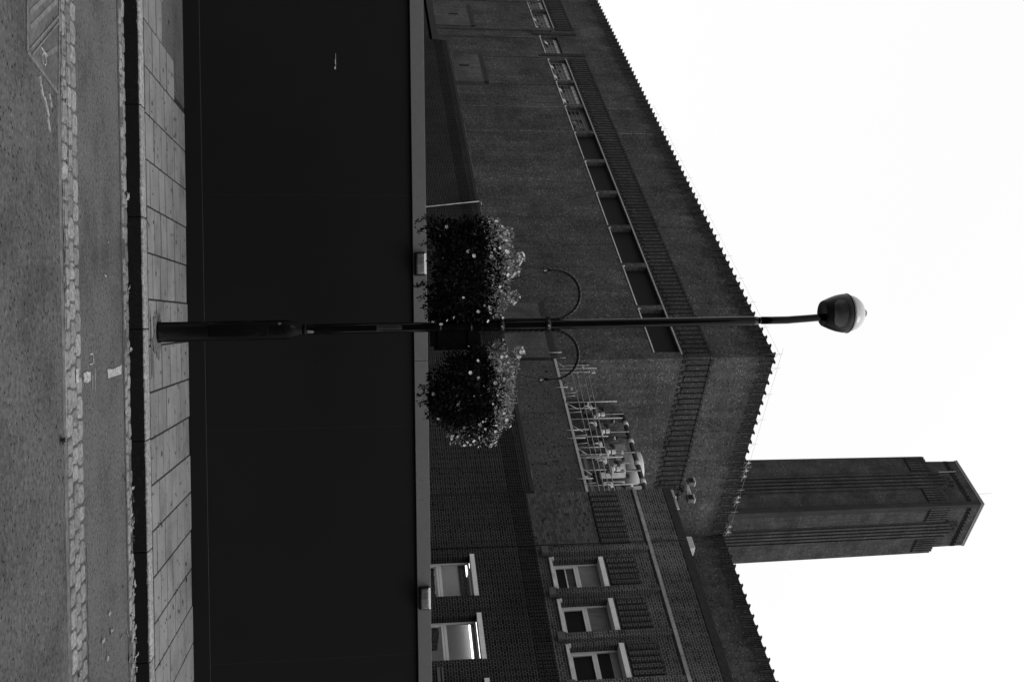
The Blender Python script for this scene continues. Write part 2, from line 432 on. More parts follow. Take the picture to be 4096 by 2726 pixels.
mb = MB()
for x0, x1, y0 in ((-2.4, -1.0, 7.292), (-2.1, -1.35, 7.165), (-.9, .0, 7.165), (1.5, 2.6, 7.55)):
    x = x0; y = y0
    while x < x1:
        q = rnd.uniform(.03, .09); y2 = y0 + rnd.uniform(-.008, .008); strip_w = rnd.uniform(.006, .016)
        n_ = Vector((q, y2 - y, 0)).normalized().cross(Vector((0, 0, 1))) * strip_w / 2
        a_, b_ = Vector((x, y, ZR + .0125)), Vector((x + q, y2, ZR + .0125)); mb.face([a_ - n_, a_ + n_, b_ + n_, b_ - n_]); x += q; y = y2
structure('crack', mb, plain('open_crack', .006, .95))
# kerb stones
mb = MB(); mt = MB(); kj = [0.05 + .915 * k for k in range(-9, 9)]
for a in kj:
    b = a + .909
    y0 = 9.135 + bow(a) * .6
    mb.box(a, b, y0, y0 + .03, ZR - .1, -.012)
    mt.box(a, b, y0 + .004, 9.315, -.06, .0)
structure('kerb', mb, M['kerb'], bevel=.006, seg=1)
structure('kerb_top', mt, M['kerbtop'], bevel=.012, seg=2)
structure('pavement_bed', MB().box(-60, 60, 9.16, 13, -.2, -.0045, 'b'), M['joint'])
# slabs: continuous joints run away from the kerb, cross joints staggered
mb = MB(); P0 = .58; PW = .3895
for k in range(-11, 14):
    x0 = P0 + PW * k + .0075; x1 = P0 + PW * (k + 1) - .0075
    off = (-.05 if k % 2 else .12) + rnd.uniform(-.03, .03)
    y = 9.32
    cuts = [y]
    yy = y + off + .25
    while yy < 11.44: cuts.append(yy); yy += rnd.choice((.36, .36, .30, .42))
    cuts.append(11.46)
    for a, b in zip(cuts, cuts[1:]):
        mx_ = (x0 + x1) / 2
        if mx_ < -2.6 and a > 10.1: continue
        if mx_ < -2.2 and a > 10.8: continue
        dz = .003 + rnd.uniform(-.0012, .0012)
        a_, b_ = a + .024 * rnd.uniform(.5, 1.3), b - .024 * rnd.uniform(.5, 1.3)
        if b_ - a_ < .03: continue
        if mx_ < -2.6: b_ = min(b_, 10.25)
        elif mx_ < -2.2: b_ = min(b_, 10.95)
        mb.box(x0, x1, a_, b_, -.05, dz, 'b')
structure('pavement', mb, M['slab'], bevel=.004, seg=1)
structure('pavement_patch', MB().box(-8, -2.2, 9.9, 11.46, -.1, -.0005, 'b'), M['patch'])
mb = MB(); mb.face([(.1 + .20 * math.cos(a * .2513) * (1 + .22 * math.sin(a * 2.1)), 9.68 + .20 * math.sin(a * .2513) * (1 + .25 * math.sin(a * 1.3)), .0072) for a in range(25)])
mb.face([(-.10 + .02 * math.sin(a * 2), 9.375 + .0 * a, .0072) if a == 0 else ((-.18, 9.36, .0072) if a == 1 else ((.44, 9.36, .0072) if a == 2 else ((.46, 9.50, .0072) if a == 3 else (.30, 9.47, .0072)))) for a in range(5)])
structure('post_surround', mb, stone('stained_shaded_mortar', .085, 0, .4, True))  # stains and the contact shade of the post share this dark colour

mb = MB()
for i in range(70):
    x, y, q = rnd.uniform(-3.2, 3.2), rnd.uniform(9.35, 11.4), rnd.uniform(.008, .022)
    mb.face([(x + q * math.cos(a) * 1.2, y + q * math.sin(a) * (1.3 + .3 * math.sin(i)), .0068) for a in [k * .785 for k in range(8)]])
tag(build(mb, 'chewing_gum', plain('trodden_gum', .045, .9, var=.5)), 'dark trodden gum spots scattered over the pale paving', 'gum', kind='stuff')
# utility cover in the road
t = Thing('utility_cover', 'worn cast iron access cover with diagonal ribs set in the road', 'access cover', 'S', (-1.75, 6.8, ZR))
P = [(-2.25, 6.50), (-1.545, 6.46), (-1.44, 7.10), (-2.25, 7.18)]
def poly(mb, pts, z0, z1):
    mb.face([(x, y, z1) for x, y in pts])
    for i in range(len(pts)):
        a, b = pts[i], pts[(i+1) % len(pts)]
        mb.face([(a[0], a[1], z0), (b[0], b[1], z0), (b[0], b[1], z1), (a[0], a[1], z1)])
def strip(mb, a, b, w_, z0, z1):
    a, b = Vector((*a, 0)), Vector((*b, 0)); n = (b - a).normalized().cross(Vector((0, 0, 1))) * w_ / 2
    poly(mb, [(a - n)[:2], (b - n)[:2], (b + n)[:2], (a + n)[:2]], z0, z1)
mb = MB(); poly(mb, P, ZR - .03, ZR + .003); t.add('plate', mb, M['iron_cover'])
mb = MB()
for i in range(4): strip(mb, P[i], P[(i+1) % 4], .022, ZR - .02, ZR + .009)
t.add('frame', mb, M['cover_rib'])
mb = MB(); strip(mb, (-1.57, 6.51), (-1.93, 7.13), .016, ZR, ZR + .009); strip(mb, (-1.55, 6.55), (-1.89, 7.13), .012, ZR, ZR + .009)
for q in range(7):
    dx = -.10 - .085 * q
    strip(mb, (-1.60 + dx, 6.53), (-1.93 + dx, 7.12), .032, ZR, ZR + .0065)
strip(mb, (-1.60, 6.80), (-1.72, 7.08), .03, ZR, ZR + .0065)
t.add('rib', mb, M['cover_rib'])
# chalk and paint marks on the road
def blob(mb, pts, z): mb.face([(x, y, z) for x, y in pts])
mb = MB()
blob(mb, [(.335, 8.31), (.345, 8.5), (.325, 8.8), (.395, 8.79), (.40, 8.6), (.405, 8.32)], ZR + .004)
structure('painted_mark', mb, M['paint'])
mb = MB(); blob(mb, [(.33, 7.60), (.325, 7.70), (.335, 7.80), (.39, 7.80), (.405, 7.7), (.39, 7.6)], ZR + .004)
blob(mb, [(.295, 7.37), (.295, 7.45), (.385, 7.45), (.39, 7.37)], ZR + .012)
structure('painted_spot', mb, M['paint'])
mb = MB()
for a, b, w_ in (((.17, 7.155), (.66, 7.15), .012), ((.31, 7.93), (.48, 7.92), .008), ((.21, 7.80), (.21, 7.88), .01), ((.21, 7.88), (.28, 7.90), .01), ((.28, 7.86), (.28, 7.78), .01),
               ((.36, 7.86), (.46, 7.84), .007)):
    strip(mb, a, b, w_, ZR, ZR + .004)
structure('chalk_line', mb, M['paint'])
mb = MB()
for k in range(14):      # chalk loops of a 6 and a 3
    a0, a1 = k * .42, (k + 1) * .42
    strip(mb, (-1.585 + .035*math.cos(a0), 6.80 + .04*math.sin(a0)), (-1.585 + .035*math.cos(a1), 6.80 + .04*math.sin(a1)), .009, ZR, ZR + .0075)
for a, b in (((-1.64, 6.74), (-1.62, 6.86)), ((-1.46, 6.70), (-1.34, 6.78)), ((-1.36, 6.80), (-1.26, 6.88)), ((-1.25, 6.86), (-1.17, 6.90)), ((-1.40, 6.90), (-1.33, 6.95))):
    strip(mb, a, b, .012, ZR, ZR + .0075)
structure('chalk_number', mb, M['paint'])

# ------------------------------------------------------------------ fallen leaves
def leaf_mesh(seed):
    r = random.Random(seed); mb = MB(); n = 9; L, W = .10, .045; rows = []
    for i in range(n):
        t_ = i / (n - 1); wd = W * math.sin(math.pi * min(1, t_ * .96 + .02)) ** .7 * (1 + .3 * math.sin(t_ * 25 + seed)) + .001
        x = (t_ - .5) * L; z = .010 * math.sin(t_ * 5 + seed) + .014
        rows.append([(x, -wd * .5, z + .010 * r.random()), (x + .004, -wd*.25, z + .003), (x, 0, z - .005), (x + .004, wd*.25, z + .004), (x, wd * .5, z + .014 * r.random())])
    mb.grid(rows); return mb
protos = []
spots = [(.72, 7.0, 1.25), (.21, 9.10, .9), (.72, 8.90, .8), (1.21, 8.79, .8), (1.42, 9.08, .9), (1.34, 9.10, .7), (1.63, 9.07, .9), (1.56, 9.10, .8), (2.13, 8.21, .6), (2.27, 8.25, .8),
         (2.26, 7.98, .8), (2.55, 8.95, 1.1), (2.59, 9.10, .9), (2.43, 8.11, .7), (2.12, 9.10, .9), (2.4, 8.58, .6), (2.29, 7.32, .6), (2.66, 8.87, .9), (2.72, 9.10, 1.0), (-1.02, 9.08, 1.1), (-1.05, 9.1, .7),
         (-.28, 9.08, .8), (1.55, 9.02, .7), (1.76, 9.09, .8), (1.84, 9.0, .7), (1.95, 9.08, .8), (2.2, 9.06, .7), (2.36, 9.0, .8), (2.48, 9.09, .8), (2.76, 8.98, .8), (2.83, 9.1, .9), (2.45, 8.8, .6), (2.05, 8.7, .5), (-.6, 8.4, .5), (-.35, 8.28, .45)]
where = ['by the sett strip in mid road, largest of all', 'in the sett gutter just right of the lamp post foot']
for i, (x, y, sc) in enumerate(spots):
    if len(protos) < 3:
        o = build(leaf_mesh(i * 3 + 1), 'fallen_leaf', M['litter'], 'S', (0, 0, 0)); tag(o, 'x', 'leaf', 'fallen leaves on the road'); protos.append(o)
    else:
        o = protos[i % 3].copy(); col.objects.link(o)
    o.location = wpos('S', (x, y, ZR + .004)); o.rotation_euler = (rnd.uniform(-.3, .3), rnd.uniform(-.2, .2), rnd.uniform(0, 6.28)); sc *= .8; o.scale = (sc, sc, sc)
    side_ = 'left of the lamp post' if x < 0 else ('between lamp post and painted mark' if x < .45 else ('right of the painted mark' if x < 1.3 else ('near the far right of the street' if x > 2.3 else 'in the right half of the street')))
    o['label'] = ('large curled leaf lying alone on the open road beside the sett strip' if i == 0 else
                  (('large ' if sc > .75 else ('small ' if sc < .6 else '')) + 'pale curled leaf in the sett gutter, ' + side_) if y > 8.85 else
                  ('small pale leaf loose on the asphalt channel, ' + side_))

# ------------------------------------------------------------------ hoarding
HX0, HX1, HY = -9.0, 9.0, 11.46
t = Thing('hoarding', 'long plain black painted timber hoarding with a grey capping board', 'hoarding', 'S', (0, HY, 0))
xs_ = [-9, -6.2, -3.76, -1.32, 1.12 - .0, 3.56, 6.0, 9]
for a, b in zip(xs_, xs_[1:]):
    t.add('board', MB().box(a + .0005, b - .0005, HY, HY + .05, .17, 2.33), M['hoard'])
t.add('plinth_board', MB().box(HX0, HX1, HY - .006, HY + .05, .0, .163), M['hoard'])
for a in xs_[1:-1]: t.add('board_joint', MB().box(a - .0016, a + .0016, HY - .0008, HY + .02, .17, 2.321), M['screw'])
t.add('seam', MB().box(HX0, HX1, HY - .001, HY + .04, .1631, .1665), M['seam'])
jx = .43
for a, b in ((HX0, jx - .002), (jx + .002, HX1)):
    c_ = t.add('capping_board', MB().box(a, b, HY - .028, HY + .09, 2.322, 2.466), M['trim'], bevel=.003, seg=1)
    mb = MB()
    x = -3.3
    while x < 4.4:
        for xx in (x, x + .21):
            if a < xx < b: z_ = 2.37 + rnd.uniform(-.01, .03); t.add('screw', MB().cyl((xx, HY - .0295, z_), (xx, HY - .024, z_), .0045, 8), M['screw'], parent=c_)
        x += 1.0
mb = MB()
for i in range(40):
    x, z = rnd.uniform(-3.4, 3.9), rnd.uniform(.1, 2.25); x = round(x / 1.22) * 1.22 + rnd.uniform(-.05, .05)
    t.add('nail_head', MB().cyl((x, HY - .0012, z), (x, HY + .01, z), .004, 6), M['screw'])
mb = MB(); z_ = 1.545
for a, b, c_, d_ in ((-2.80, z_, -2.74, .003), (-2.74, z_, -2.69, .008), (-2.69, z_, -2.65, .004), (-2.66, z_, -2.635, .016)): mb.box(a, c_, HY - .0035, HY - .0005, b - d_, b)
t.add('torn_label', mb, M['paper'])
t.add('brace', MB().box(HX0, HX1, HY + .06, HY + .12, 1.1, 1.2).box(HX0, HX1, HY + .06, HY + .12, 2.0, 2.1), M['hoard'])

def bulkhead(x, lab):
    t = Thing('bulkhead_light', lab, 'light', 'S', (x, HY - .028, 2.34), 'bulkhead lights on the hoarding')
    y = HY - .028
    t.add('base', MB().box(x - .125, x + .125, y - .028, y - .0005, 2.336, 2.458), M['iron'], bevel=.012, seg=3)
    t.add('diffuser', MB().box(x - .108, x + .108, y - .075, y - .029, 2.352, 2.432), plain('frosted_diffuser', .07, .3, var=.9, scale=9), bevel=.02, seg=3)
    t.add('top_strip', MB().box(x - .108, x + .108, y - .070, y - .029, 2.440, 2.458), M['dome_w'], bevel=.003)
    for q in (-.09, .09): t.add('screw', MB().cyl((x + q, y - .080, 2.425), (x + q, y - .06, 2.425), .004, 8), M['steel'])
s = N('sky_lit_clear_lip'); trl = s.n('ShaderNodeBsdfTranslucent'); trl.inputs[0].default_value = g(.95)
tr2 = s.n('ShaderNodeBsdfTransparent'); mx2 = s.n('ShaderNodeMixShader'); mx2.inputs[0].default_value = .6
s.l(tr2.outputs[0], mx2.inputs[1]); s.l(trl.outputs[0], mx2.inputs[2]); s.l(mx2.outputs[0], s.t.nodes['Material Output'].inputs[0]); M['dome_w'] = s.m
bulkhead(-.595, 'rectangular bulkhead light on the capping board, partly behind the trailing basket')
bulkhead(2.955, 'rectangular bulkhead light on the capping board below the office windows')

# ------------------------------------------------------------------ lamp post
PX, PY = .08, 9.70
LEAN = -.04 / 5.3
def px(z): return PX + LEAN * z
t = Thing('street_lamp', 'tall black tubular lamp post with stout base and domed lantern head', 'lamp post', 'S', (PX, PY, 0))
lamp = t
prof = [(.092, 0), (.092, .03), (.088, .035), (.0875, .6), (.0875, 1.09), (.083, 1.13), (.070, 1.175), (.058, 1.205), (.050, 1.225), (.046, 1.24)]
t.add('base_column', MB().lathe(prof, PX, PY, 40, True, LEAN), M['post'])
t.add('base_door', MB().box(px(.6) - .05, px(.6) + .05, PY - .0895, PY - .08, .45, .95), M['post'], bevel=.004)
t.add('shaft', MB().lathe([(.0455, 1.24), (.0455, 1.5), (.045, 2.3), (.043, 3.2), (.041, 4.2), (.0395, 5.42), (.037, 5.46)], PX, PY, 32, True, LEAN), M['gloss'])
t.add('collar', MB().lathe([(.048, 1.245), (.049, 1.26), (.048, 1.28)], PX, PY, 32, True, LEAN), M['post'])
t.add('collar', MB().lathe([(.0325, 5.46), (.0325, 5.50)], PX, PY, 28, True, LEAN), M['gloss'])
xb, zb = px(5.5), 5.50
path = [(xb, PY, 5.50), (xb, PY, 5.60), (xb - .001, PY, 5.76), (xb - .004, PY, 5.80), (xb - .013, PY, 5.95), (xb - .024, PY, 6.12), (xb - .027, PY, 6.17)]
t.add('upper_tube', MB().tube(path, [.0355, .0355, .0355, .035, .0345, .034, .034], 24), M['gloss'])
LX, LY = -.02, PY - .005
head = t.add('lantern_housing', MB().lathe([(.03, 6.13), (.090, 6.12), (.118, 6.105), (.124, 6.115), (.139, 6.15), (.152, 6.18), (.174, 6.245), (.182, 6.285), (.185, 6.31), (.186, 6.335), (.184, 6.352), (.178, 6.357)], LX, LY, 40), M['iron'])
# glazed window of the lantern, following the housing
rows = []
for i in range(13):
    a = i / 12; row = []
    for j in range(11):
        b = j / 10; e = 1 - abs(2*a - 1) ** 3
        zc = 6.222; z = zc + (b - .5) * .118 * (e ** .4 + .02)
        th = -math.pi / 2 + (a - .5) * 1.75
        r = .150 + (z - 6.18) * .34 + .004
        rows_ = (LX + r * math.cos(th), LY + r * math.sin(th), z); row.append(rows_)
    rows.append(row)
t.add('lens', MB().grid(rows), M['lens'], parent=head)
t.add('rim', MB().tube([(LX + .185*math.cos(a*.1571), LY + .185*math.sin(a*.1571), 6.345) for a in range(41)], .006, 8), M['iron'], parent=head)
dp = [(.176 * math.cos(q*math.pi/2/10), 6.352 + .168 * math.sin(q*math.pi/2/10)) for q in range(11)]
dp[-1] = (.012, 6.52)
t.add('dome', MB().lathe(dp, LX, LY, 40), M['dome'])
t.add('photocell', MB().lathe([(.034, 6.514), (.034, 6.538), (.028, 6.542)], LX, LY, 20), plain('photocell_body', .10, .5))
# twisted wrought iron brackets
def arm(side, zlow, xl, top, xr, zr):
    x0 = px(3.3) + side * (.041 + .014)
    pts = []
    n1_ = 46
    for i in range(n1_): z = zlow + (3.50 - zlow) * i / n1_; pts.append((x0, z))
    cxm = (x0 + xr) / 2; rad = abs(xr - x0) / 2
    for i in range(61):
        a = math.pi * i / 60
        pts.append((cxm - side * rad * math.cos(a), 3.50 + (top - 3.50) * math.sin(a) ** .9))
    for i in range(1, 4): pts.append((xr + side * .0, 3.50 - (3.50 - zr - .02) * i / 3))
    rows = []; n = 8
    for i, (x, z) in enumerate(pts):
        a, b = pts[max(0, i-1)], pts[min(len(pts)-1, i+1)]; tx, tz = b[0]-a[0], b[1]-a[1]; L = math.hypot(tx, tz); nx, nz = -tz/L, tx/L
        row = []
        for k in range(n):
            th = 2*math.pi*k/n; r = .0150 * (1 + .22 * math.cos(2*(th - i * .9)))
            row.append((x + nx*r*math.cos(th), PY + r*math.sin(th), z + nz*r*math.cos(th)))
        rows.append(row)
    b_ = lamp.add('bracket', MB().grid(rows, True, True, True), M['iron'])
    xe, ze = pts[-1]
    lamp.add('ring', MB().tube([(xe + .028*math.cos(a*.2618), PY, ze - .028 + .028*math.sin(a*.2618)) for a in range(25)], .0075, 8), M['iron'], parent=b_)
    return xe, ze - .045
RL = arm(-1, 2.78, 0, 3.755, -.445, 3.45)
RRt = arm(1, 2.80, 0, 3.735, .555, 3.40)
for z in (3.02, 3.45):
    cl = lamp.add('clamp', MB().lathe([(.050, z - .025), (.052, z), (.050, z + .025)], px(z), PY, 24).box(px(z) - .075, px(z) + .075, PY - .012, PY + .012, z - .02, z + .02), M['iron'])
    lamp.add('bolt', MB().cyl((px(z) + .008, PY - .062, z), (px(z) + .008, PY - .04, z), .006, 8), M['alu'], parent=cl)
# number plates on the post, digits stacked
def text_mesh(txt, size, name):
    cu = bpy.data.curves.new(name, 'FONT'); cu.body = txt; cu.size = size; cu.align_x = 'CENTER'; cu.align_y = 'CENTER'; cu.extrude = .0006; cu.offset = size * .018
    o = bpy.data.objects.new('tmp', cu); col.objects.link(o)
    dg = bpy.context.evaluated_depsgraph_get(); me = bpy.data.meshes.new_from_object(o.evaluated_get(dg))
    bpy.data.objects.remove(o); me.name = name; return me
yp = PY - .0462
def curved_plate(x0, x1, z0, z1):
    rows = []
    for i in range(9):
        x = x0 + (x1 - x0) * i / 8; r = .0462; y = PY - math.sqrt(max(0, r*r - (x - px(2))**2)); rows.append([(x, y - .0006, z0), (x, y - .0006, z1)])
    return MB().grid(rows)
numplate = lamp.add('number_plate', curved_plate(px(2) - .020, px(2) + .015, 1.945, 2.118), M['plate'])
numplate2 = lamp.add('number_plate', curved_plate(px(2) - .022, px(2) + .030, 1.895, 1.943), M['plate'])
for dg_, z, x, par in (('1', 2.094, -.003, numplate), ('5', 2.051, -.003, numplate), ('2', 2.008, -.003, numplate), ('3', 1.966, -.003, numplate), ('0', 1.919, -.011, numplate2), ('1', 1.919, .018, numplate2)):
    me = text_mesh(dg_, .050, 'digit'); me.materials.append(M['digit'])
    o = bpy.data.objects.new('digit', me); col.objects.link(o); o.parent = par
    o.location = Vector((px(2) + x, PY - .0475, z)) - Vector(lamp.og); o.rotation_euler = (R(90), 0, 0)
lamp.add('sticker', MB().lathe([(.001, 0), (.014, .0005)], 0, 0, 16), M['sticker'])
st_ = [o for o in lamp.o.children if o.name.startswith('sticker')][0]
st_.location = Vector((px(1.05) - .055, PY - .069, 1.05)) ; st_.rotation_euler = (R(90), 0, R(-38)); st_.data.transform(Matrix.Translation(Vector(lamp.og)))
st_.location = st_.location - Vector(lamp.og)
lamp.add('torn_sticker', MB().grid([[(px(1.3) + .01 + .006*i, PY - .0475 + .004*i, 1.285 + .0*i), (px(1.3) + .012 + .006*i, PY - .0475 + .004*i, 1.335 + .006*((i*7) % 3))] for i in range(5)]), M['sticker'])

# sign seen from behind
t = Thing('traffic_sign', 'back of a dark rounded rectangular sign plate clamped behind the lamp post', 'sign', 'S', (px(2.6), PY + .06, 2.37))
t.add('plate', MB().box(-.105, .275, PY + .075, PY + .079, 2.375, 2.84), M['signback'])
pl = [o for o in t.o.children][0]
bm = bmesh.new(); bm.from_mesh(pl.data); bmesh.ops.remove_doubles(bm, verts=bm.verts, dist=1e-5)
es = [e for e in bm.edges if abs((e.verts[0].co - e.verts[1].co).y) > .003]
bmesh.ops.bevel(bm, geom=es, offset=.035, segments=6, affect='EDGES'); bm.to_mesh(pl.data); bm.free()
for z in (2.46, 2.74):
    t.add('channel', MB().box(-.08, .25, PY + .055, PY + .074, z - .015, z + .015), M['signback'])
    t.add('clip', MB().lathe([(.0475, z - .012), (.0475, z + .012)], px(z), PY, 20), M['iron'])

# ------------------------------------------------------------------ hanging baskets
def flower_mesh():
    mb = MB(); L = .021
    for k in range(5):
        a = 2*math.pi*k/5; rows = []
        for i in range(5):
            t_ = i / 4; r = .003 + t_ * L; wd = (.0045 + .0105 * math.sin(t_ * 2.5)) * .62; zz = .004 * t_ * t_
            c_, s_ = math.cos(a), math.sin(a)
            rows.append([(c_*r - s_*q*wd, s_*r + c_*q*wd, zz - .001*abs(q)) for q in (-1, 0, 1)])
        mb.grid(rows)
    return mb
fl_me = None
def leaves(mb, pts, size, up=.3, r=None):
    for (p, nrm) in pts:
        L = size * r.uniform(.6, 1.4); W = L * r.uniform(.4, .7)
        d = (nrm + Vector((r.gauss(0, .6), r.gauss(0, .6), r.gauss(0, .6) + up))).normalized()
        sd_ = d.cross(Vector((r.gauss(0, 1), r.gauss(0, 1), r.gauss(0, 1)))).normalized()
        n = d.cross(sd_)
        a = p; b = p + d*L*.5 + sd_*W*.5 + n*L*.08; c = p + d*L; e = p + d*L*.5 - sd_*W*.5 + n*L*.08
        mb.face([a, b, c, e], [(0, 0), (1, 0), (1, 1), (0, 1)])
def basket(label, cx, ztop, blobs, silver, strands, seed, rx_):
    global fl_me
    r = random.Random(seed); cy = PY
    t = Thing('hanging_basket', label, 'hanging basket', 'S', (cx, cy, ztop - .65), 'hanging baskets on the lamp post')
    # wire bowl and liner
    zb_ = ztop - .58
    t.add('bowl', MB().lathe([(.02, zb_ - .20), (.10, zb_ - .18), (.17, zb_ - .10), (.20, zb_), (.195, zb_ + .005)], cx, cy, 24), M['moss'])
    for k in range(3):
        a = 2*math.pi*k/3 + .5; e = Vector((cx + .19*math.cos(a), cy + .19*math.sin(a), zb_)); s_ = Vector((cx, cy, ztop))
        rows = []; n = 60
        t.add('chain', MB().tube([s_.lerp(e, i/n) + Vector((.0035*(1 if i % 2 else -1), 0, 0)) for i in range(n+1)], .0028, 5), M['iron'])
    t.add('hook', MB().tube([(cx, cy, ztop + .02), (cx + .008, cy, ztop), (cx, cy, ztop - .03)], .004, 6), M['alu'])
    core = []
    def shell(b, n, lo):
        out = []
        bx, bz, ax, ay, az = b
        for _ in range(n):
            v = Vector((r.gauss(0, 1), r.gauss(0, 1), r.gauss(0, 1))).normalized(); q = r.uniform(lo, 1.0) + abs(r.gauss(0, .055))
            q *= 1 + .10 * math.sin(v.x*7 + seed) * math.cos(v.z*6)
            p = Vector((bx + v.x*ax*q, cy + v.y*ay*q, bz + v.z*az*q)); out.append((p, v))
        return out
    mb = MB()
    for b, n in blobs: leaves(mb, shell(b, int(n * 1.35), .40), .033, .1, r)
    for (sx, sz, ex, ez, n) in strands:      # trailing sprays that hang below the mass
        y0 = cy + r.uniform(-.2, .2)
        ctrl = []
        for i in range(n):
            q = i / n; p = Vector((sx + (ex-sx)*q + .02*math.sin(q*9), y0 + r.gauss(0, .012), sz + (ez-sz)*q)); ctrl.append(p)
            for _ in range(3): leaves(mb, [(p + Vector((r.gauss(0, .014), r.gauss(0, .014), r.gauss(0, .010))), Vector((0, 0, -1)))], .022, 0, r)
        mb.tube(ctrl, .0022, 4)
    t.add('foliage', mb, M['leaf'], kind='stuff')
    mb = MB()
    fpos = []
    for b, n in silver:
        pts = shell(b, n, .55); leaves(mb, pts, .021, .4, r)
    t.add('toplit_silver_foliage', mb, M['leaf2'], kind='stuff', label='pale silvery foliage along the top, light from above put into its colour')
    mb = MB()
    for _ in range(46):      # fine stems sticking out
        b = r.choice(silver)[0]; v = Vector((r.gauss(0, 1), r.gauss(0, .7), abs(r.gauss(0, 1)))).normalized()
        p = Vector((b[0] + v.x*b[2]*.8, cy + v.y*b[3]*.8, b[1] + v.z*b[4]*.8)); mb.tube([p, p + v*.05 + Vector((0, 0, .01)), p + v*.09], .0012, 4)
    t.add('stem', mb, M['stem'], kind='stuff')
    for i in range(96):
        if i < 72: b = r.choice(silver)[0]; q = r.uniform(.85, 1.15)
        else: b = r.choice(blobs)[0]; q = r.uniform(.98, 1.08)
        v = Vector((r.gauss(0, 1), -abs(r.gauss(0, 1)) - .15, r.gauss(0.1, .7))).normalized()
        p = Vector((b[0] + v.x*b[2]*q, cy + v.y*b[3]*q, b[1] + v.z*b[4]*q))
        if fl_me is None:
            fo = build(flower_mesh(), 'flower', M['petal'], 'S', (0, 0, 0)); fl_me = fo.data
        else:
            fo = bpy.data.objects.new('flower', fl_me); col.objects.link(fo)
        fo.parent = t.o; fo.location = p - Vector(t.og)
        d = (v + Vector((0, -.5, .25)) + Vector((r.gauss(0, .3), r.gauss(0, .3), r.gauss(0, .3)))).normalized()
        fo.rotation_euler = d.to_track_quat('Z', 'Y').to_euler(); sc = r.uniform(.4, .78); fo.scale = (sc,) * 3
B = lambda *a: a
basket('fuller flower basket on the left bracket with sprays trailing over the capping board', RL[0], RL[1],
       [(B(-.45, 2.67, .40, .38, .28), 3800), (B(-.68, 2.68, .24, .25, .26), 1700), (B(-.20, 2.66, .24, .24, .26), 1500), (B(-.80, 2.50, .13, .14, .14), 420), (B(-.10, 2.48, .14, .16, .16), 420), (B(-.45, 2.90, .40, .30, .16), 1500),
        (B(-.80, 2.82, .14, .15, .14), 400), (B(-.06, 2.84, .14, .14, .10), 350)],
       [(B(-.50, 2.98, .34, .32, .15), 3000), (B(-.78, 2.92, .14, .16, .12), 450), (B(-.18, 2.97, .17, .18, .12), 520), (B(-.47, 3.12, .10, .12, .08), 260), (B(-.76, 3.08, .07, .09, .07), 160), (B(-.20, 3.13, .06, .08, .06), 120), (B(-.56, 3.20, .05, .05, .04), 90)],
       [(-.86, 2.45, -.90, 2.25, 26), (-.80, 2.45, -.82, 2.27, 26), (-.68, 2.42, -.70, 2.30, 14), (-.31, 2.42, -.33, 2.24, 26), (-.30, 2.42, -.33, 2.27, 24), (-.18, 2.42, -.22, 2.28, 22), (-.12, 2.45, -.14, 2.30, 18), (-.9, 2.5, -.96, 2.36, 16)], 3, .5)
basket('rounder flower basket on the right bracket with a ragged spray of stems at its foot', RRt[0], RRt[1],
       [(B(.66, 2.66, .36, .36, .31), 3500), (B(.48, 2.72, .25, .26, .22), 1200), (B(.74, 2.50, .20, .20, .18), 800), (B(.92, 2.76, .22, .24, .20), 1100), (B(.38, 2.80, .15, .18, .13), 450), (B(.70, 2.88, .32, .28, .14), 1100)],
       [(B(.62, 3.00, .33, .30, .14), 2600), (B(.98, 2.86, .17, .20, .15), 700), (B(.32, 2.98, .14, .15, .10), 330), (B(1.04, 2.70, .10, .14, .12), 300), (B(.84, 3.02, .16, .16, .10), 420), (B(.42, 3.12, .07, .08, .07), 170), (B(.30, 3.18, .05, .06, .05), 90), (B(1.05, 2.58, .07, .09, .07), 120)],
       [(.66, 2.42, .58, 2.28, 22), (.70, 2.40, .66, 2.26, 24), (.60, 2.44, .50, 2.33, 16), (.78, 2.40, .74, 2.27, 24), (.84, 2.42, .84, 2.31, 16), (.40, 2.62, .33, 2.52, 12)], 11, .5)

# ================================================================== POWER STATION (main brick hall), building frame
RZ, SZ0, SZ1, ST = 29.72, 21.49, 23.28, 25.40
XL, XR, YB = -95.0, 45.0, 17.72
t = Thing('power_station', 'huge brick power station hall with high window row, fluted frieze and toothed parapet', 'building', 'B', (0, 0, 0))
hall = t
WP = [(-5.50 - 5.345 * k, -5.50 - 5.345 * k + 4.83) for k in range(8)] + [(-48.24, -43.45), (-54.21, -49.86), (-61.47, -56.68), (-66.8, -61.99), (-72.2, -67.4), (-77.5, -72.7), (-82.9, -78.1)]
mb = MB(); wall(mb, XL, 0, 0, 0, RZ - .02, [(a, b, SZ0, SZ1) for a, b in WP], .42)
t.add('wall', mb, M['brick_main'])
mb = MB()
mb.face([(0, 0, 0), (0, YB, 0), (0, YB, RZ - .02), (0, 0, RZ - .02)])
t.add('recess_wall', mb, M['brick_main'])
mb = MB(); mb.face([(0, YB, 0), (XR, YB, 0), (XR, YB, RZ - .02), (0, YB, RZ - .02)])
t.add('wing_wall', mb, M['brick_main'])
mb = MB()
mb.face([(XL, .3, RZ - .4), (-.3, .3, RZ - .4), (-.3, 40, RZ - .4), (XL, 40, RZ - .4)]); mb.face([(-.3, YB + .3, RZ - .4), (XR, YB + .3, RZ - .4), (XR, 40, RZ - .4), (-.3, 40, RZ - .4)])
mb.face([(XL, 40, 0), (XR, 40, 0), (XR, 40, RZ - .02), (XL, 40, RZ - .02)]); mb.face([(XL, 0, 0), (XL, 40, 0), (XL, 40, RZ - .02), (XL, 0, RZ - .02)]); mb.face([(XR, YB, 0), (XR, 40, 0), (XR, 40, RZ - .02), (XR, YB, RZ - .02)])
t.add('roof', mb, M['coping'])
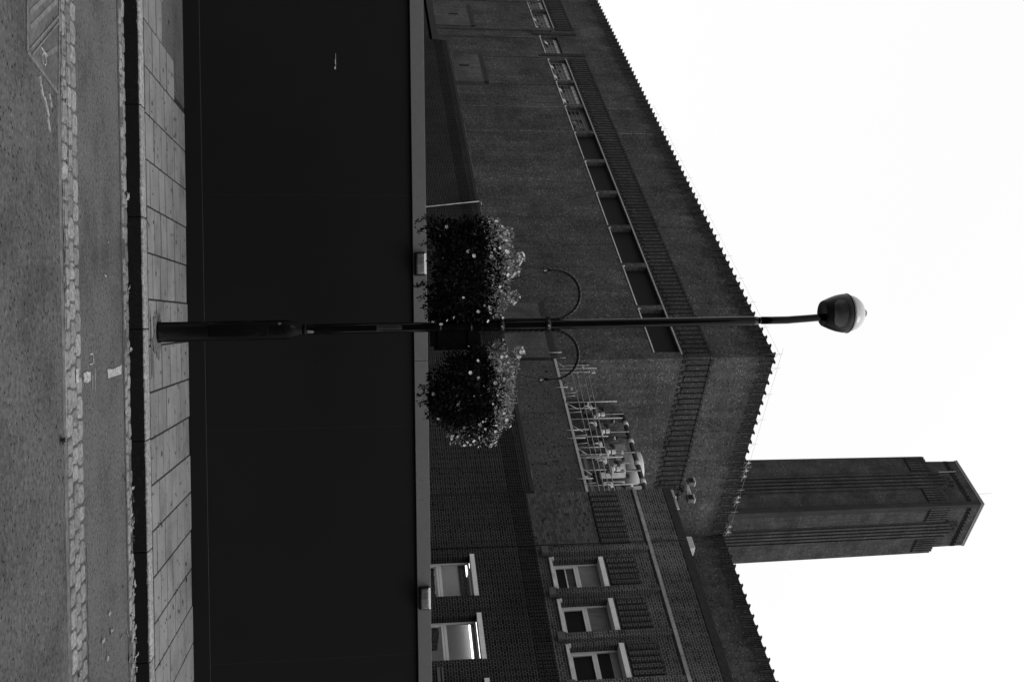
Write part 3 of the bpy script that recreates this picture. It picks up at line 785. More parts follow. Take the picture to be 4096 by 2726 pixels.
# windows
def grid_window(a, b, idx):
    y = .36
    W = t.add('window', MB().box(a, a + .07, y, y + .06, SZ0, SZ1).box(b - .07, b, y, y + .06, SZ0, SZ1).box(a + .07, b - .07, y, y + .06, SZ0, SZ0 + .06).box(a + .07, b - .07, y, y + .06, SZ1 - .06, SZ1), M['steel_dark'])
    nx, nz = 6, 5
    cx = [a + .07 + (b - a - .14) * i / nx for i in range(nx + 1)]; cz = [SZ0 + .06 + (SZ1 - SZ0 - .12) * i / nz for i in range(nz + 1)]
    bars = MB()
    for x in cx[1:-1]: bars.box(x - .028, x + .028, y - .002, y + .04, cz[0], cz[-1])
    for z in cz[1:-1]: bars.box(cx[0], cx[-1], y + .001, y + .037, z - .026, z + .026)
    t.add('glazing_bar', bars, plain('grey_bar', .13, .6), parent=W)
    opns = []; dark, grey, white = MB(), MB(), MB(); r = random.Random(idx * 5 + 2)
    openset = {8: {(1, 1), (4, 1)}, 9: {(1, 2)}, 7: {(1, 1), (4, 1)}, 10: {(2, 1), (5, 1)}}.get(idx, {(2, 1)})
    for i in range(nx):
        for j in range(nz):
            x0, x1, z0, z1 = cx[i] + .02, cx[i+1] - .02, cz[j] + .02, cz[j+1] - .02
            if (i, j) in openset:
                dark.box(x0, x1, y + .03, y + .035, z0, z1); continue
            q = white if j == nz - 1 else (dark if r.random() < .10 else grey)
            q.box(x0, x1, y + .015, y + .02, z0, z1)
    for i, j in openset:    # hopper panes tilted out, sky reflection put into their pale colour
        opn = MB(); opns.append(opn); x0, x1, z0, z1 = cx[i] + .03, cx[i+1] - .03, cz[j-1] + .03, cz[j] + .01
        opn.face([(x0, y - .26, z0 - .06), (x1, y - .26, z0 - .06), (x1, y - .03, z0 + .30), (x0, y - .03, z0 + .30)])
        opn.face([(x0, y - .02, z0 + .30), (x1, y - .02, z0 + .30), (x1, y - .25, z0 - .06), (x0, y - .25, z0 - .06)])
    if dark.v: t.add('pane', dark, M['glass'], parent=W)
    t.add('pane', grey, M['glass_grey'], parent=W)
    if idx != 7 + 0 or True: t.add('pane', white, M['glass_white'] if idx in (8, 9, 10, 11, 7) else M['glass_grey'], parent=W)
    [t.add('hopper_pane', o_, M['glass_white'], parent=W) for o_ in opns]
for k, (a, b) in enumerate(WP):
    if k <= 5:
        W = t.add('window', MB().box(a, b, .36, .40, SZ0, SZ1), M['glass_dark'])
    elif k == 6:
        y = .36
        W = t.add('window', MB().box(a, b, y, y + .04, SZ0, SZ1), M['glass_grey'])
        mb = MB()
        for x0, x1, z0, z1 in ((a+.25, a+1.15, SZ0+.1, SZ0+1.25), (a+1.95, a+2.85, SZ0+.1, SZ0+1.25), (a+3.75, a+4.55, SZ0+.75, SZ0+1.25)): mb.box(x0, x1, y - .02, y - .004, z0, z1)
        t.add('opening', mb, M['glass'], parent=W)
        mb = MB()
        for x in (a+.25, a+1.15, a+1.95, a+2.85, a+3.75): mb.box(x-.02, x+.02, y-.035, y-.021, SZ0+.05, SZ0+1.27)
        for z in (SZ0+.5, SZ0+.86, SZ0+1.27): mb.box(a+.1, b-.1, y-.05, y-.036, z-.018, z+.018)
        t.add('glazing_bar', mb, plain('grey_bar2', .13, .6), parent=W)
        t.add('vent_pipe', MB().tube([(a+3.3, .4, SZ0+.25), (a+3.3, -.05, SZ0+.30)], .22, 14), M['pipemid'], parent=W)
    else: grid_window(a, b, k)
    t.add('sill', MB().box(a - .10, b + .02, -.06, .40, SZ0 - .075, SZ0 + .005).box(a - .13, a - .0, -.07, -.003, SZ0 + .005, SZ0 + .12), M['sill'], parent=W)
    if k != 9: t.add('lintel', MB().box(a - .25, b + .25, -.035, .10, SZ1 - .002, SZ1 + .11), plain('grey_lintel', .2, .8, var=.25, scale=6), parent=W)
# fluted frieze: ribs with stepped feet and small caps
def ribs(xs, axis, z0, z1, wd=.36, pr=.10, jag=True, k0=0):
    mb = MB()
    for i, x in enumerate(xs):
        def bx(a, b, p, c, d):
            if axis == 'x': mb.box(a, b, -p, -.002, c, d, 'k')
            elif axis == 'w': mb.box(a, b, YB - p, YB - .002, c, d, 'k')
            else: mb.box(.002, p, a, b, c, d, 'l')
        bx(x, x + wd, pr, z0 + (.18 if jag and i % 2 else 0.0), z1 - .18)
        if jag: bx(x + .07, x + wd - .07, pr * .55, z0 - .16, z0 + (.18 if i % 2 else 0))
        bx(x - .03, x + wd + .03, pr + .05, z1 - .18, z1 - .09)
        bx(x + .05, x + wd - .05, pr + .02, z1 - .09, z1)
    return mb
RP = .493
xs1 = [-.36 - RP * k for k in range(int(48.6 / RP)) if -.36 - RP * k > -48.55]
xs1b = [-55.95 - RP * k - .36 for k in range(int(38 / RP))]
t.add('frieze', ribs(xs1, 'x', SZ1 + .29, ST), M['brick_dark_rib'])
t.add('frieze', ribs(xs1b, 'x', SZ1 + .29, ST), M['brick_dark_rib'])
t.add('frieze', ribs([.12 + RP * k for k in range(35)], 'y', SZ1 + .22, ST), M['brick_dark_rib'])
t.add('frieze', ribs([.4 + RP * k for k in range(80)], 'w', SZ1 + .22, ST), M['brick_dark_rib'])
# dark ground between the ribs, groove shade put into its colour
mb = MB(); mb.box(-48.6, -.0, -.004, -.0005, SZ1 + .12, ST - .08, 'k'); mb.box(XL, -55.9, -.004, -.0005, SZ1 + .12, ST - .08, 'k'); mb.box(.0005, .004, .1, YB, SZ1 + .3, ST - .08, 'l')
t.add('frieze_ground', mb, plain('groove_shade', .017, .95, var=.4, scale=2))
# parapet teeth
def teeth(n0, pitch, axis, cnt):
    mb = MB()
    for k in range(cnt):
        x = n0 + pitch * k
        def bx(a, b, p0, p, c, d):
            if axis == 'x': mb.box(-b, -a, -p, p0, c, d)
            elif axis == 'w': mb.box(a, b, YB - p, YB + p0, c, d)
            else: mb.box(-p0, p, a, b, c, d)
        bx(x - .045, x + .045, 0, .07, RZ - 1.0 - .1 * (k % 2), RZ - .14); bx(x - .055, x + .055, .2, .11, RZ - .14, RZ + .05); bx(x - .08, x + .08, .22, .15, RZ + .05, RZ + .10)
        bx(x - .17, x + .11, .2, .03, RZ - .10, RZ + .015)
    return mb
PT = .925
for k in range(64): t.add('parapet_tooth', teeth(.25 + PT * k, PT, 'x', 1), M['brick_dark_rib'])
for k in range(19): t.add('parapet_tooth', teeth(.45 + PT * k, PT, 'y', 1), M['brick_dark_rib'])
for k in range(17): t.add('parapet_tooth', teeth(.3 + PT * k, PT, 'w', 1), M['brick_dark_rib'])
t.add('far_parapet_teeth', teeth(.25 + PT * 64, PT, 'x', 38), M['brick_dark_rib'], kind='stuff'); t.add('near_parapet_teeth', teeth(.3 + PT * 17, PT, 'w', 31), M['brick_dark_rib'], kind='stuff')
mb = MB()
for k in range(int(95 / .154)):
    x = -.154 * k
    if (k % 6) == 0: continue
    mb.box(x - .03, x + .03, -.035, -.002, RZ - .95 + .12 * ((k * 7) % 3), RZ - .06, 'k')
for k in range(int(17.5 / .154)):
    y = .1 + .154 * k; mb.box(.002, .035, y - .03, y + .03, RZ - .95 + .12 * ((k * 7) % 3), RZ - .06, 'l')
for k in range(int(40 / .154)):
    x = .1 + .154 * k; mb.box(x - .03, x + .03, YB - .035, YB - .002, RZ - .95 + .12 * ((k * 7) % 3), RZ - .06, 'k')
t.add('parapet_fluting', mb, M['brick_dark_rib'])
# low panels standing out of the wall foot, each with a small vent
for a, b in ((-61.8, -55.95), (-48.44, -42.15), (-6.04, -.02)):
    P_ = t.add('buttress_panel', MB().box(a, b, -.30, -.002, 0, 14.60, 'kt'), M['brick_panel'])
    t.add('panel_coping', MB().box(a - .02, b + .02, -.33, -.002, 14.36, 14.75), M['coping'], parent=P_)
    if a < -40: t.add('vent', MB().box(a + 2.5, a + 2.95, -.31, -.302, 12.2, 13.2), M['groove'], parent=P_)
# tall pavilion strip with twin rolls beside the third window
mb = MB(); mb.box(-56.15, -55.55, -.16, -.002, 0, 23.0, 'k'); t.add('pilaster', mb, M['brick_main'])
for x0, z0 in ((-54.95, 20.7), (-54.65, 21.1), (-49.55, 21.0), (-49.25, 20.6)): t.add('roll', MB().box(x0, x0 + .17, -.14, -.002, z0, 25.45, 'k'), M['brick_dark_rib'])
mb = MB(); mb.box(-53.95, -53.6, -.09, -.002, 0, 20.8, 'k'); mb.box(-48.95, -48.7, -.07, -.002, 14.8, 20.8, 'k'); mb.box(-64.3, -63.9, -.1, -.002, 0, 23, 'k'); t.add('pilaster', mb, M['brick_main'])
t.add('joint', MB().box(-38.32, -38.25, -.004, -.0005, 18.6, 21.35).box(-16.5, -16.47, -.004, -.0005, 10, 21.3).box(-16.4, -16.37, -.004, -.0005, 25.5, 28.9)
      .box(-5.75, -5.72, -.004, -.0005, 25.5, 28.8).box(-27.2, -27.17, -.004, -.0005, 9, 21.3).box(-42.3, -42.2, -.005, -.0005, 14.8, 23.2).box(-10.9, -10.87, -.004, -.0005, 14, 21.2), M['groove'])
mb = MB()
for x, z0, z1, w_ in ((-37.48, 8, 21.4, .05), (-32.55, 8, 21.4, .04), (-37.25, 25.5, 29.2, .06), (-32.28, 25.5, 28.6, .09)):
    z = z0
    while z < z1:
        q = rnd.uniform(.3, 1.3); ww = w_ * rnd.uniform(.25, .8); mb.box(x - ww/2 + rnd.uniform(-.01, .01), x + ww/2, -.004, -.0006, z, min(z1, z + q), 'k'); z += q + rnd.uniform(.05, .5)
t.add('lime_streak', mb, M['efflo'])
# roof edge handrail
def rail(pts_post, line, lab):
    r_ = Thing('roof_handrail', lab, 'handrail', 'B', (line[0][0], line[0][1], RZ)); 
    for a, b in zip(line, line[1:]): r_.add('rail', MB().cyl(a, b, .007, 6), M['steel'])
    for i, p in enumerate(pts_post):
        r_.add('post', MB().cyl((p[0], p[1], RZ - .35), (p[0], p[1], RZ + .60), .009, 6).cyl((p[0], p[1], RZ + .30), (p[0] + .18, p[1] + .25, RZ - .1), .008, 6), M['steel'])
rail([(-.15 - 3.0 * k, -.10) for k in range(13)], [(-38, -.10, RZ + .36), (.1, -.10, RZ + .36)], 'thin handrail wire along the parapet above the long window row')
rail([(.12, .9 + 2.35 * k) for k in range(8)], [(.12, -.8, RZ + .36), (.12, YB, RZ + .36)], 'thin handrail wire along the recess parapet in front of the chimney')
t = Thing('roof_scaffold_clips', 'small pale scaffold fittings clamped on the recess parapet below the chimney', 'scaffold fittings', 'B', (.1, 9, RZ))
for y in (9.8, 10.6, 11.2, 13.4, 13.9, 16.6, 17.2):
    t.add('fitting', MB().cyl((.15, y, RZ - .1), (.15, y, RZ + .45), .022, 6).cyl((.15, y - .2, RZ + .25), (.3, y + .3, RZ + .02), .022, 6).box(.10, .20, y - .08, y + .06, RZ + .2, RZ + .3), M['steel'])

t = Thing('added_sky_blocker', 'unseen brick block added behind the viewer to darken reflections and low sky', 'building', 'S', (0, -14, 0))  # unseen block, added to darken post reflections and cut off low sky
mb = MB(); wall(mb, -45, 45, 0, 0, 15.5, [(-43 + 4 * k, -41.4 + 4 * k, 2 + 4 * j, 4.2 + 4 * j) for k in range(22) for j in range(3)], .3)
for i, v in enumerate(mb.v): mb.v[i] = Vector((-v.x, -14 - v.y, v.z))
mb.box(-45, 45, -30, -14.5, 0, 15.5); t.add('wall', mb, M['brick_main'])

# ================================================================== CHIMNEY
CX0, CX1, CY0, CY1 = -63.1, -52.2, 72.75, 83.65
t = Thing('chimney', 'tall square brick chimney tower with fluted strips and pale cornice', 'chimney', 'B', ((CX0+CX1)/2, (CY0+CY1)/2, 0))
def taper(z): return .45 * max(0, (92.8 - z) / 60)
mb = MB()
def ring(z, e): return [(CX0 - e, CY0 - e, z), (CX1 + e, CY0 - e, z), (CX1 + e, CY1 + e, z), (CX0 - e, CY1 + e, z)]
def loft(mb, rs):
    for a, b in zip(rs, rs[1:]):
        for k in range(4): mb.face([a[k], a[(k+1) % 4], b[(k+1) % 4], b[k]])
loft(mb, [ring(0, taper(30)), ring(30, taper(30)), ring(92.8, 0)]); t.add('shaft', mb, M['brick_chim'])
mb = MB(); loft(mb, [ring(92.8, -.05), ring(92.8, -.60), ring(97.6, -.66), ring(98.45, -.66)])
mb.face(ring(98.45, -.66)); t.add('upper_stage', mb, M['brick_chim'])
mb = MB(); loft(mb, [ring(98.45, -.60), ring(98.7, -.60), ring(98.72, -.57), ring(98.95, -.57)]); mb.face(ring(98.95, -.57)); mb.face(ring(98.45, -.60)[::-1]); t.add('cornice', mb, plain('stone_cornice', .12, .8, var=.15, scale=1))
W_ = CX1 - CX0
fl, deep, dn = MB(), MB(), MB()
def side(f):
    # f(u0,u1,depth_out,z0,z1,mb): u runs along the face from the near corner edge
    mid = W_ / 2
    for k in range(5):                      # central group of deep vertical grooves with tall rolls
        u = mid - 1.62 + k * .74
        f(u, u + .40, .28, 30, 93.9 + (.6 if 0 < k < 4 else 0), fl)
        f(u - .26, u - .03, .03, 30, 92.6, deep)
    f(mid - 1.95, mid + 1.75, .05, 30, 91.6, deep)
    for s_ in (.35, mid + 1.95):
        for k in range(6):
            u = s_ + k * .52; f(u, u + .30, .26, 89.5, 92.85, fl)
        f(s_ - .05, s_ + 3.05, .04, 89.3, 92.4, deep)
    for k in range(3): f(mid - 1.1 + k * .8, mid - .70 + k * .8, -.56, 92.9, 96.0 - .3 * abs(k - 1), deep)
    for k in range(26): f(.75 + k * .37, .75 + k * .37 + .13, -.63, 96.35, 97.0 + .2 * (k % 2), dn)
def tapered(u0, u1, p, z0, z1, mb, kind):
    a, b = taper(z0), taper(z1); lo, hi = (.3 if z0 < 60 else .1), 0
    if kind == 'x':     # face y = CY0
        P4 = [(CX0 + u0, CY0 - a - p, z0), (CX0 + u1, CY0 - a - p, z0), (CX0 + u1, CY0 - b - p, z1), (CX0 + u0, CY0 - b - p, z1)]
        bk = [(x, CY0 + .5, z) for x, y, z in P4]
    else:
        P4 = [(CX1 + a + p, CY0 + u0, z0), (CX1 + a + p, CY0 + u1, z0), (CX1 + b + p, CY0 + u1, z1), (CX1 + b + p, CY0 + u0, z1)]
        bk = [(CX1 - .5, y, z) for x, y, z in P4]
    mb.face(P4)
    for k in range(4): mb.face([P4[k], bk[k], bk[(k+1) % 4], P4[(k+1) % 4]])
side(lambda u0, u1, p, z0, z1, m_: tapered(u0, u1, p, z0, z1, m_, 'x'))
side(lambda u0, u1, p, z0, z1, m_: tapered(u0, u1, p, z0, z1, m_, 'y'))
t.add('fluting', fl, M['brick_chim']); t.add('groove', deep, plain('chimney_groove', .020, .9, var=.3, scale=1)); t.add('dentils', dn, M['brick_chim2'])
mb = MB()
for k in (0, 1): 
    e = .16 - .1 * k; q = .5 + .35 * k
    for (x, y) in ((CX1, CY0),):
        loft(mb, [[(x - q, y - e - taper(z), z), (x + e + taper(z), y - e - taper(z), z), (x + e + taper(z), y + q, z), (x - q, y + q, z)] for z in (30, 92.9)])
loft(mb, [[(CX1 - 1.1, CY0 + .42, z), (CX1 - .42, CY0 + .42, z), (CX1 - .42, CY0 + 1.1, z), (CX1 - 1.1, CY0 + 1.1, z)] for z in (92.9, 98.3)])
t.add('corner_roll', mb, M['brick_chim2'])
cx_ = CX0 + 3.9
t.add('conductor', MB().cyl((cx_ - .1, CY0 - .55, 30), (cx_ - .1, CY0 - .16, 96.9), .035, 6), M['steel'])
t.add('mast', MB().cyl((CX1 - 5.0, CY0 + 3, 98.8), (CX1 - 5.0, CY0 + 3, 103.3), .03, 6), M['steel'])
mb = MB()
for z in (68.6, 81.5):
    e = taper(z) + .012; mb.box(CX0 - e, CX1 + e, CY0 - e, CY0 - taper(z) + .05, z - .02, z + .02); mb.box(CX1 + taper(z) - .05, CX1 + e, CY0, CY1, z - .02, z + .02)
t.add('string_line', mb, plain('pale_joint', .085, .9, var=.6, scale=1))

# ================================================================== LINK BLOCK with roof plant
t = Thing('link_building', 'paler brick block wall with concrete coping in front of the recess', 'building', 'B', (.27, -.3, 0))
t.add('wall', MB().box(.27, 36, -.30, -.02, 0, 14.47, 'k').box(.27, 36, -.02, YB - .02, 0, 14.2, 'kf'), M['brick_light'])
t.add('coping', MB().box(.27, 4.22, -.36, .25, 14.475, 14.64), M['concrete'])
t.add('coping', MB().box(4.63, 36, -.36, .25, 14.475, 14.63), M['concrete'])
t.add('coping_end', MB().box(4.24, 4.61, -.34, .2, 14.475, 14.53), plain('dull_coping', .08, .8))
t.add('vent', MB().box(1.38, 1.60, -.31, -.301, 13.72, 13.90), M['glass'])
t.add('joint', MB().box(5.4, 5.43, -.304, -.3005, 8, 14.4).box(.27, .33, -.304, -.3005, 0, 14.4).box(22.0, 22.03, -.304, -.3005, 8, 14.4), M['groove'])
# guard rail scaffold
t = Thing('scaffold_guardrail', 'galvanised scaffold tube guard rail above the concrete coping', 'scaffold', 'B', (5, .4, 14.5))
for x, y, z0, z1 in ((-.3, -.42, 14.15, 15.1), (.06, .4, 14.7, 16.93), (.33, .45, 14.7, 17.42), (.66, .5, 14.7, 16.9), (3.72, .4, 14.1, 18.1), (4.2, .5, 14.7, 16.66), (5.07, .6, 14.7, 18.2), (6.25, .4, 14.7, 15.8),
                   (6.9, .4, 14.7, 16.9), (7.17, -.42, 14.1, 14.95), (7.73, .5, 14.8, 16.55), (7.87, -.42, 14.1, 15.2), (8.45, .4, 14.7, 16.65), (8.58, .55, 14.7, 17.5), (9.65, .5, 14.9, 16.25), (10.9, .5, 14.8, 17.9), (11.23, -.42, 14.1, 15.05), (3.2, -.42, 14.1, 14.9), (13, .4, 14.5, 16.8), (15, .4, 14.5, 16.8)):
    t.add('standard', MB().cyl((x, y, z0), (x, y, z1), .026, 8), M['steel'])
for z0, z1, y in ((15.69, 15.50, .43), (16.0, 15.79, .37), (16.5, 16.08, .45), (16.77, 16.38, .36)):
    t.add('ledger', MB().cyl((-.1, y, z0), (17, y, z0 + (z1 - z0) * 1.5), .026, 8), M['steel_dark'])
for x in (-.2, .1, 3.3, 3.6, 4.25, 5.1, 6.3, 7.2, 7.9, 8.3, 9.1, 10.0, 11.2):
    t.add('brace', MB().cyl((x - .08, .1, 14.75), (x + .12, -.15 if x % 2 > 1 else .4, 15.2 + (x * 7 % 3) * .1), .02, 8), M['steel'])
for x, z in ((.3, 16.5), (3.9, 16.2), (5.1, 16.4), (8.5, 16.1), (2.4, 15.4), (10.9, 15.9)):
    t.add('coupler', MB().box(x - .06, x + .06, .34, .47, z - .06, z + .06), M['steel'])
t = Thing('scaffold_beam', 'pale ladder-like steel beam lying above the coping near the office block', 'beam', 'B', (9, .6, 15.0))
t.add('chord', MB().box(8.12, 16.4, .5, .62, 15.03, 15.25), M['pipemid']); t.add('cross_piece', MB().box(10.2, 10.33, .4, .5, 14.6, 15.03), M['concrete'])
# small control boxes on the guard rail
t = Thing('junction_box', 'small pale junction box on the guard rail corner with loose cables', 'junction box', 'B', (.9, .35, 16.8))
t.add('case', MB().box(.72, 1.0, .28, .36, 16.95, 17.2), M['concrete'], bevel=.01); t.add('lamp', MB().lathe([(.07, 16.5), (.10, 16.6), (.10, 16.8), (.05, 16.86)], .95, .6, 14), M['pipemid'])
t.add('socket', MB().box(.76, .84, .27, .279, 17.0, 17.06).box(.76, .84, .27, .279, 17.1, 17.16), M['glass'])
t.add('cable', MB().tube([(1.0 + .35*math.sin(i*.5), .5, 16.7 - .05*i + .12*math.sin(i*1.3)) for i in range(16)], .012, 5), M['iron'])
# main header pipe
t = Thing('header_pipe', 'long dark horizontal pipe with bright flanges above the roof plant', 'pipe', 'B', (3, 5, 19.9))
t.add('pipe', MB().tube([(-1.0, 5, 19.9), (-.85, 5, 19.91), (8.5, 5, 19.91)], [.12, .16, .16], 16), M['pipe'])
t.add('end_cap', MB().lathe([(.02, 19.75), (.17, 19.8), (.19, 19.92), (.15, 20.04), (.03, 20.07)], -.98, 5, 16), M['pipemid'])
for x in (.9, 2.65, 4.75, 6.4):
    t.add('flange', MB().cyl((x - .17, 5, 19.91), (x + .17, 5, 19.91), .20, 16), M['alu'])
for i, x in enumerate((.55, 2.2, 3.6, 5.3, 6.6)):
    d = t.add('dropper', MB().cyl((x, 5.0, 19.85), (x, 5.1, 17.7), .085, 12), M['pipe'])
    t.add('flange', MB().cyl((x, 5.02, 19.0 - .2 * (i % 2)), (x, 5.03, 19.2 - .2 * (i % 2)), .115, 12), M['alu'], parent=d)
for x in (.1, 1.9, 3.9, 5.6): t.add('support', MB().cyl((x, 4.75, 17.2), (x, 4.75, 19.9), .035, 8), M['steel_dark'])
# cooling units with swan-neck pipes
for i, (x, lab) in enumerate(((.35, 'grey fan unit with bent pipe, farthest left behind the guard rail'), (2.0, 'grey fan unit with bent pipe, second from the left behind the guard rail'), (3.95, 'grey fan unit with bent pipe, third from the left beside the big tank foot'), (5.5, 'grey fan unit with bent pipe, below the right part of the header pipe'), (7.6, 'grey fan unit with bent pipe, nearest the office block'))):
    t = Thing('fan_unit', lab, 'fan unit', 'B', (x, 4, 14.2), 'cooling units on the link roof')
    t.add('casing', MB().box(x, x + .62, 3.8, 4.3, 14.2, 17.55), M['pipe'], bevel=.02, seg=1)
    t.add('duct_box', MB().box(x + .05, x + .45, 3.7, 4.2, 17.6, 17.92), M['pipemid'], bevel=.02, seg=1)
    t.add('swan_neck', MB().tube([(x - .15, 4, 17.2), (x - .15, 4, 17.9), (x - .13, 4, 18.1), (x, 4, 18.27), (x + .2, 4, 18.33), (x + .42, 4, 18.27), (x + .58, 4, 18.1), (x + .62, 4, 17.9), (x + .66, 4, 17.0)], .115, 14), M['pipe'])
    t.add('collar', MB().cyl((x + .62, 4, 17.75), (x + .63, 4, 17.98), .14, 14), M['alu'])
    t.add('collar', MB().cyl((x + .1, 3.65, 17.35), (x + .4, 3.65, 17.35), .13, 14), M['alu'])
    t.add('fan_cowl', MB().cyl((x + .75, 3.2, 16.9), (x + 1.15, 3.2, 16.9), .24, 20), M['pipe']); t.add('cowl_rim', MB().cyl((x + .80, 3.2, 16.9), (x + .92, 3.2, 16.9), .255, 20), M['alu'])
    t.add('valve', MB().box(x + 1.05, x + 1.25, 3.4, 3.6, 17.9, 18.15).cyl((x + .9, 3.5, 17.6), (x + 1.5, 3.5, 17.6), .06, 10), M['alu'])
    t.add('pipe', MB().tube([(x + 1.2, 4.4, 16), (x + 1.2, 4.4, 18.5), (x + 1.15, 4.4, 18.75), (x + 1.0, 4.4, 18.85), (x + .8, 4.4, 18.85)], .11, 12), M['pipe'])
t = Thing('water_tank', 'large pale cylindrical tank with bright rounded top behind the header pipe', 'tank', 'B', (2.5, 7.6, 14.2))
t.add('body', MB().lathe([(1.18, 14.2), (1.18, 19.7)], 2.6, 7.6, 40), M['concrete'])
t.add('cap', MB().lathe([(1.21, 19.7), (1.21, 20.80), (1.12, 20.96), (.5, 21.05), (.05, 21.07)], 2.6, 7.6, 40), M['alu'])
t.add('panel', MB().box(1.3, 3.4, 6.2, 6.3, 19.0, 19.9), M['concrete'])
t.add('pipe', MB().cyl((1.5, 6.1, 18), (1.5, 6.1, 20.1), .08, 10), M['pipe'])
t = Thing('dark_plant_mass', 'long dark louvred box low behind the fan units, added as dark mass for wall shade and machinery', 'dark_plant_mass', 'B', (9, 6, 14.2))  # dark mass added in place of shaded wall and dark machinery
t.add('casing', MB().box(3.6, 16, 5.5, 7.4, 14.2, 17.35), M['pipe'])
mb = MB()
for q in range(20): mb.box(3.65, 15.9, 5.46, 5.499, 14.4 + q * .145, 14.44 + q * .145)
t.add('louvre', mb, M['pipemid'])
for q in range(5): t.add('fan', MB().cyl((4.4 + q * 1.1, 6.1, 17.35), (4.4 + q * 1.1, 6.1, 17.62), .38, 20), M['pipemid'])
for x, z in ((4.1, 18.1), (5.0, 17.9), (6.3, 18.2), (7.1, 17.9)): t.add('riser', MB().tube([(x, 5.3, 16), (x, 5.3, z), (x + .1, 5.3, z + .14), (x + .35, 5.3, z + .18)], .07, 10), M['pipe']); t.add('collar', MB().cyl((x, 5.3, z - .3), (x, 5.3, z - .12), .095, 12), M['alu'])
t = Thing('flue_cowl', 'short bright horizontal cowl sticking out above the office parapet', 'cowl', 'B', (6.2, 7, 19.5))
t.add('cowl', MB().cyl((5.6, 7, 20.5), (7.4, 7, 20.5), .62, 28), M['pipemid']); t.add('rim', MB().cyl((6.2, 7, 20.5), (7.0, 7, 20.5), .66, 28), M['alu'])
t.add('stand', MB().box(5.8, 6.1, 6.6, 7.4, 14.2, 19.8).box(5.2, 5.6, 6.5, 6.6, 19.7, 20.4), M['alu'])

M['crumb'] = plain('crumbled_mortar', .10, .9, var=.4)
# ================================================================== LOW RANGE and OFFICE BLOCK
YO = -19.32
t = Thing('low_range', 'long low dark brick building with a ribbed soldier-course band under its coping', 'building', 'B', (10, YO, 0))
mb = MB(); mb.box(-5.6, 30.27, YO, -.4, 0, 6.42, 'kr'); mb.box(-40, -5.6, YO + .01, -.4, 0, 6.2, 'kr')
mb.box(-5.6, 30.27, YO, -.4, 6.88, 7.10, 'kr')
t.add('wall', mb, M['brick_low'])
def dentil(x0, x1, z0, z1, y, pitch=.1195):
    mb = MB(); mb.face([(x0, y + .028, z0), (x1, y + .028, z0), (x1, y + .028, z1), (x0, y + .028, z1)])
    x = x0; k = 0
    while x < x1 - .02:
        mb.box(x + .011, x + pitch - .011, y - .012 + (.004 if k % 2 else 0), y + .028, z0, z1, 'k'); x += pitch; k += 1
    return mb
t.add('dentil_band', dentil(-5.6, 30.27, 6.425, 6.878, YO), M['brick_low2'])
t.add('coping', MB().box(-5.62, 30.27, YO - .015, -.4, 7.102, 7.24), M['coping'])
t.add('coping', MB().box(-40, -5.63, YO, -.4, 6.35, 6.72), M['coping'])
mb = MB(); x = -5
while x < 30:
    q = rnd.uniform(.3, .9)
    if rnd.random() < .45: t.add('mortar_edge', MB().box(x, x + q, YO - .02, YO + .05, 7.2402, 7.262), M['crumb'])
    x += q + .2
t = Thing('vent_pole', 'thin pale pole standing against the low dark brick building', 'pole', 'B', (12.9, YO - .08, 0))
t.add('pole', MB().tube([(13.9, YO - .08, 1.0), (13.11, YO - .08, 4.86), (12.62, YO - .08, 7.23)], .028, 10), M['concrete']); t.add('bracket', MB().tube([(12.62, YO - .08, 7.2), (12.7, YO - .08, 7.32), (12.85, YO - .06, 7.32)], .02, 6), M['steel'])

t = Thing('office_block', 'two-storey dark brick office block with white framed windows between brick piers', 'building', 'B', (34, YO, 0)); off = t
OX0, OX1, OT = 30.38, 50.0, 11.62
YF = YO - .03
GW = [(32.83 + 2.12 * k, 34.24 + 2.12 * k) for k in range(5)]; UW = [(33.10 + 1.53 * k, 34.18 + 1.53 * k) for k in range(8)]
mb = MB(); wall(mb, OX0, OX1, YF, 0, 6.42, [(a, b, 3.1, 4.95) for a, b in GW], .30)
t.add('lower_wall', mb, M['brick_low'])
t.add('dentil_band', dentil(OX0, OX1, 6.425, 6.925, YF, .121), M['brick_low2'])
mb = MB(); wall(mb, OX0, OX1, YF, 6.93, 10.36, [(a, b, 7.25, 8.80) for a, b in UW], .30); mb.face([(OX0, YF, 6.93), (OX0, -.5, 6.93), (OX0, -.5, 10.36), (OX0, YF, 10.36)])
wallu = t.add('upper_wall', mb, M['brick_office2'])
t.add('panel', MB().box(OX0 + .06, 32.58, YF - .003, YF + .05, 6.96, 8.90, 'k'), M['brick_office'])
t.add('parapet', MB().box(OX0, OX1, YF, YF + .3, 10.48, OT - .25, 'k').face([(OX0, YF + .3, 10.4), (OX1, YF + .3, 10.4), (OX1, -.5, 10.4), (OX0, -.5, 10.4)]) or (lambda m_: (m_.box(OX0, OX1, YF, YF + .3, 10.47, OT - .25), m_)[1])(MB()), M['brick_office2'])
t.add('coping', MB().box(OX0 - .02, OX1, YF - .02, YF + .33, OT - .25, OT), M['coping'])
t.add('roof', MB().box(OX0, OX1, YF + .32, -.6, 10.3, 10.5), M['coping'])
mb = MB()
x = OX0
while x < OX1:
    mb.box(x + .004, x + .896, YF - .05, YF + .1, 10.362, 10.468); x += .9
t.add('flashing', mb, plain('lead_flashing', .17, .6, var=.35, scale=3), bevel=.008, seg=1)
t.add('flashing_shade_strip', MB().box(OX0, OX1, YF - .02, YF - .0005, 10.32, 10.361), M['coping'])  # dark bar painted in as the shadow under the flashing
t.add('conduit', MB().cyl((32.50, YF - .03, 3), (32.56, YF - .03, OT - .02), .014, 8), M['iron'])
t.add('joint', MB().box(OX0 - .11, OX0 - .001, YF + .03, YF + .2, 0, 7.2), M['groove'])
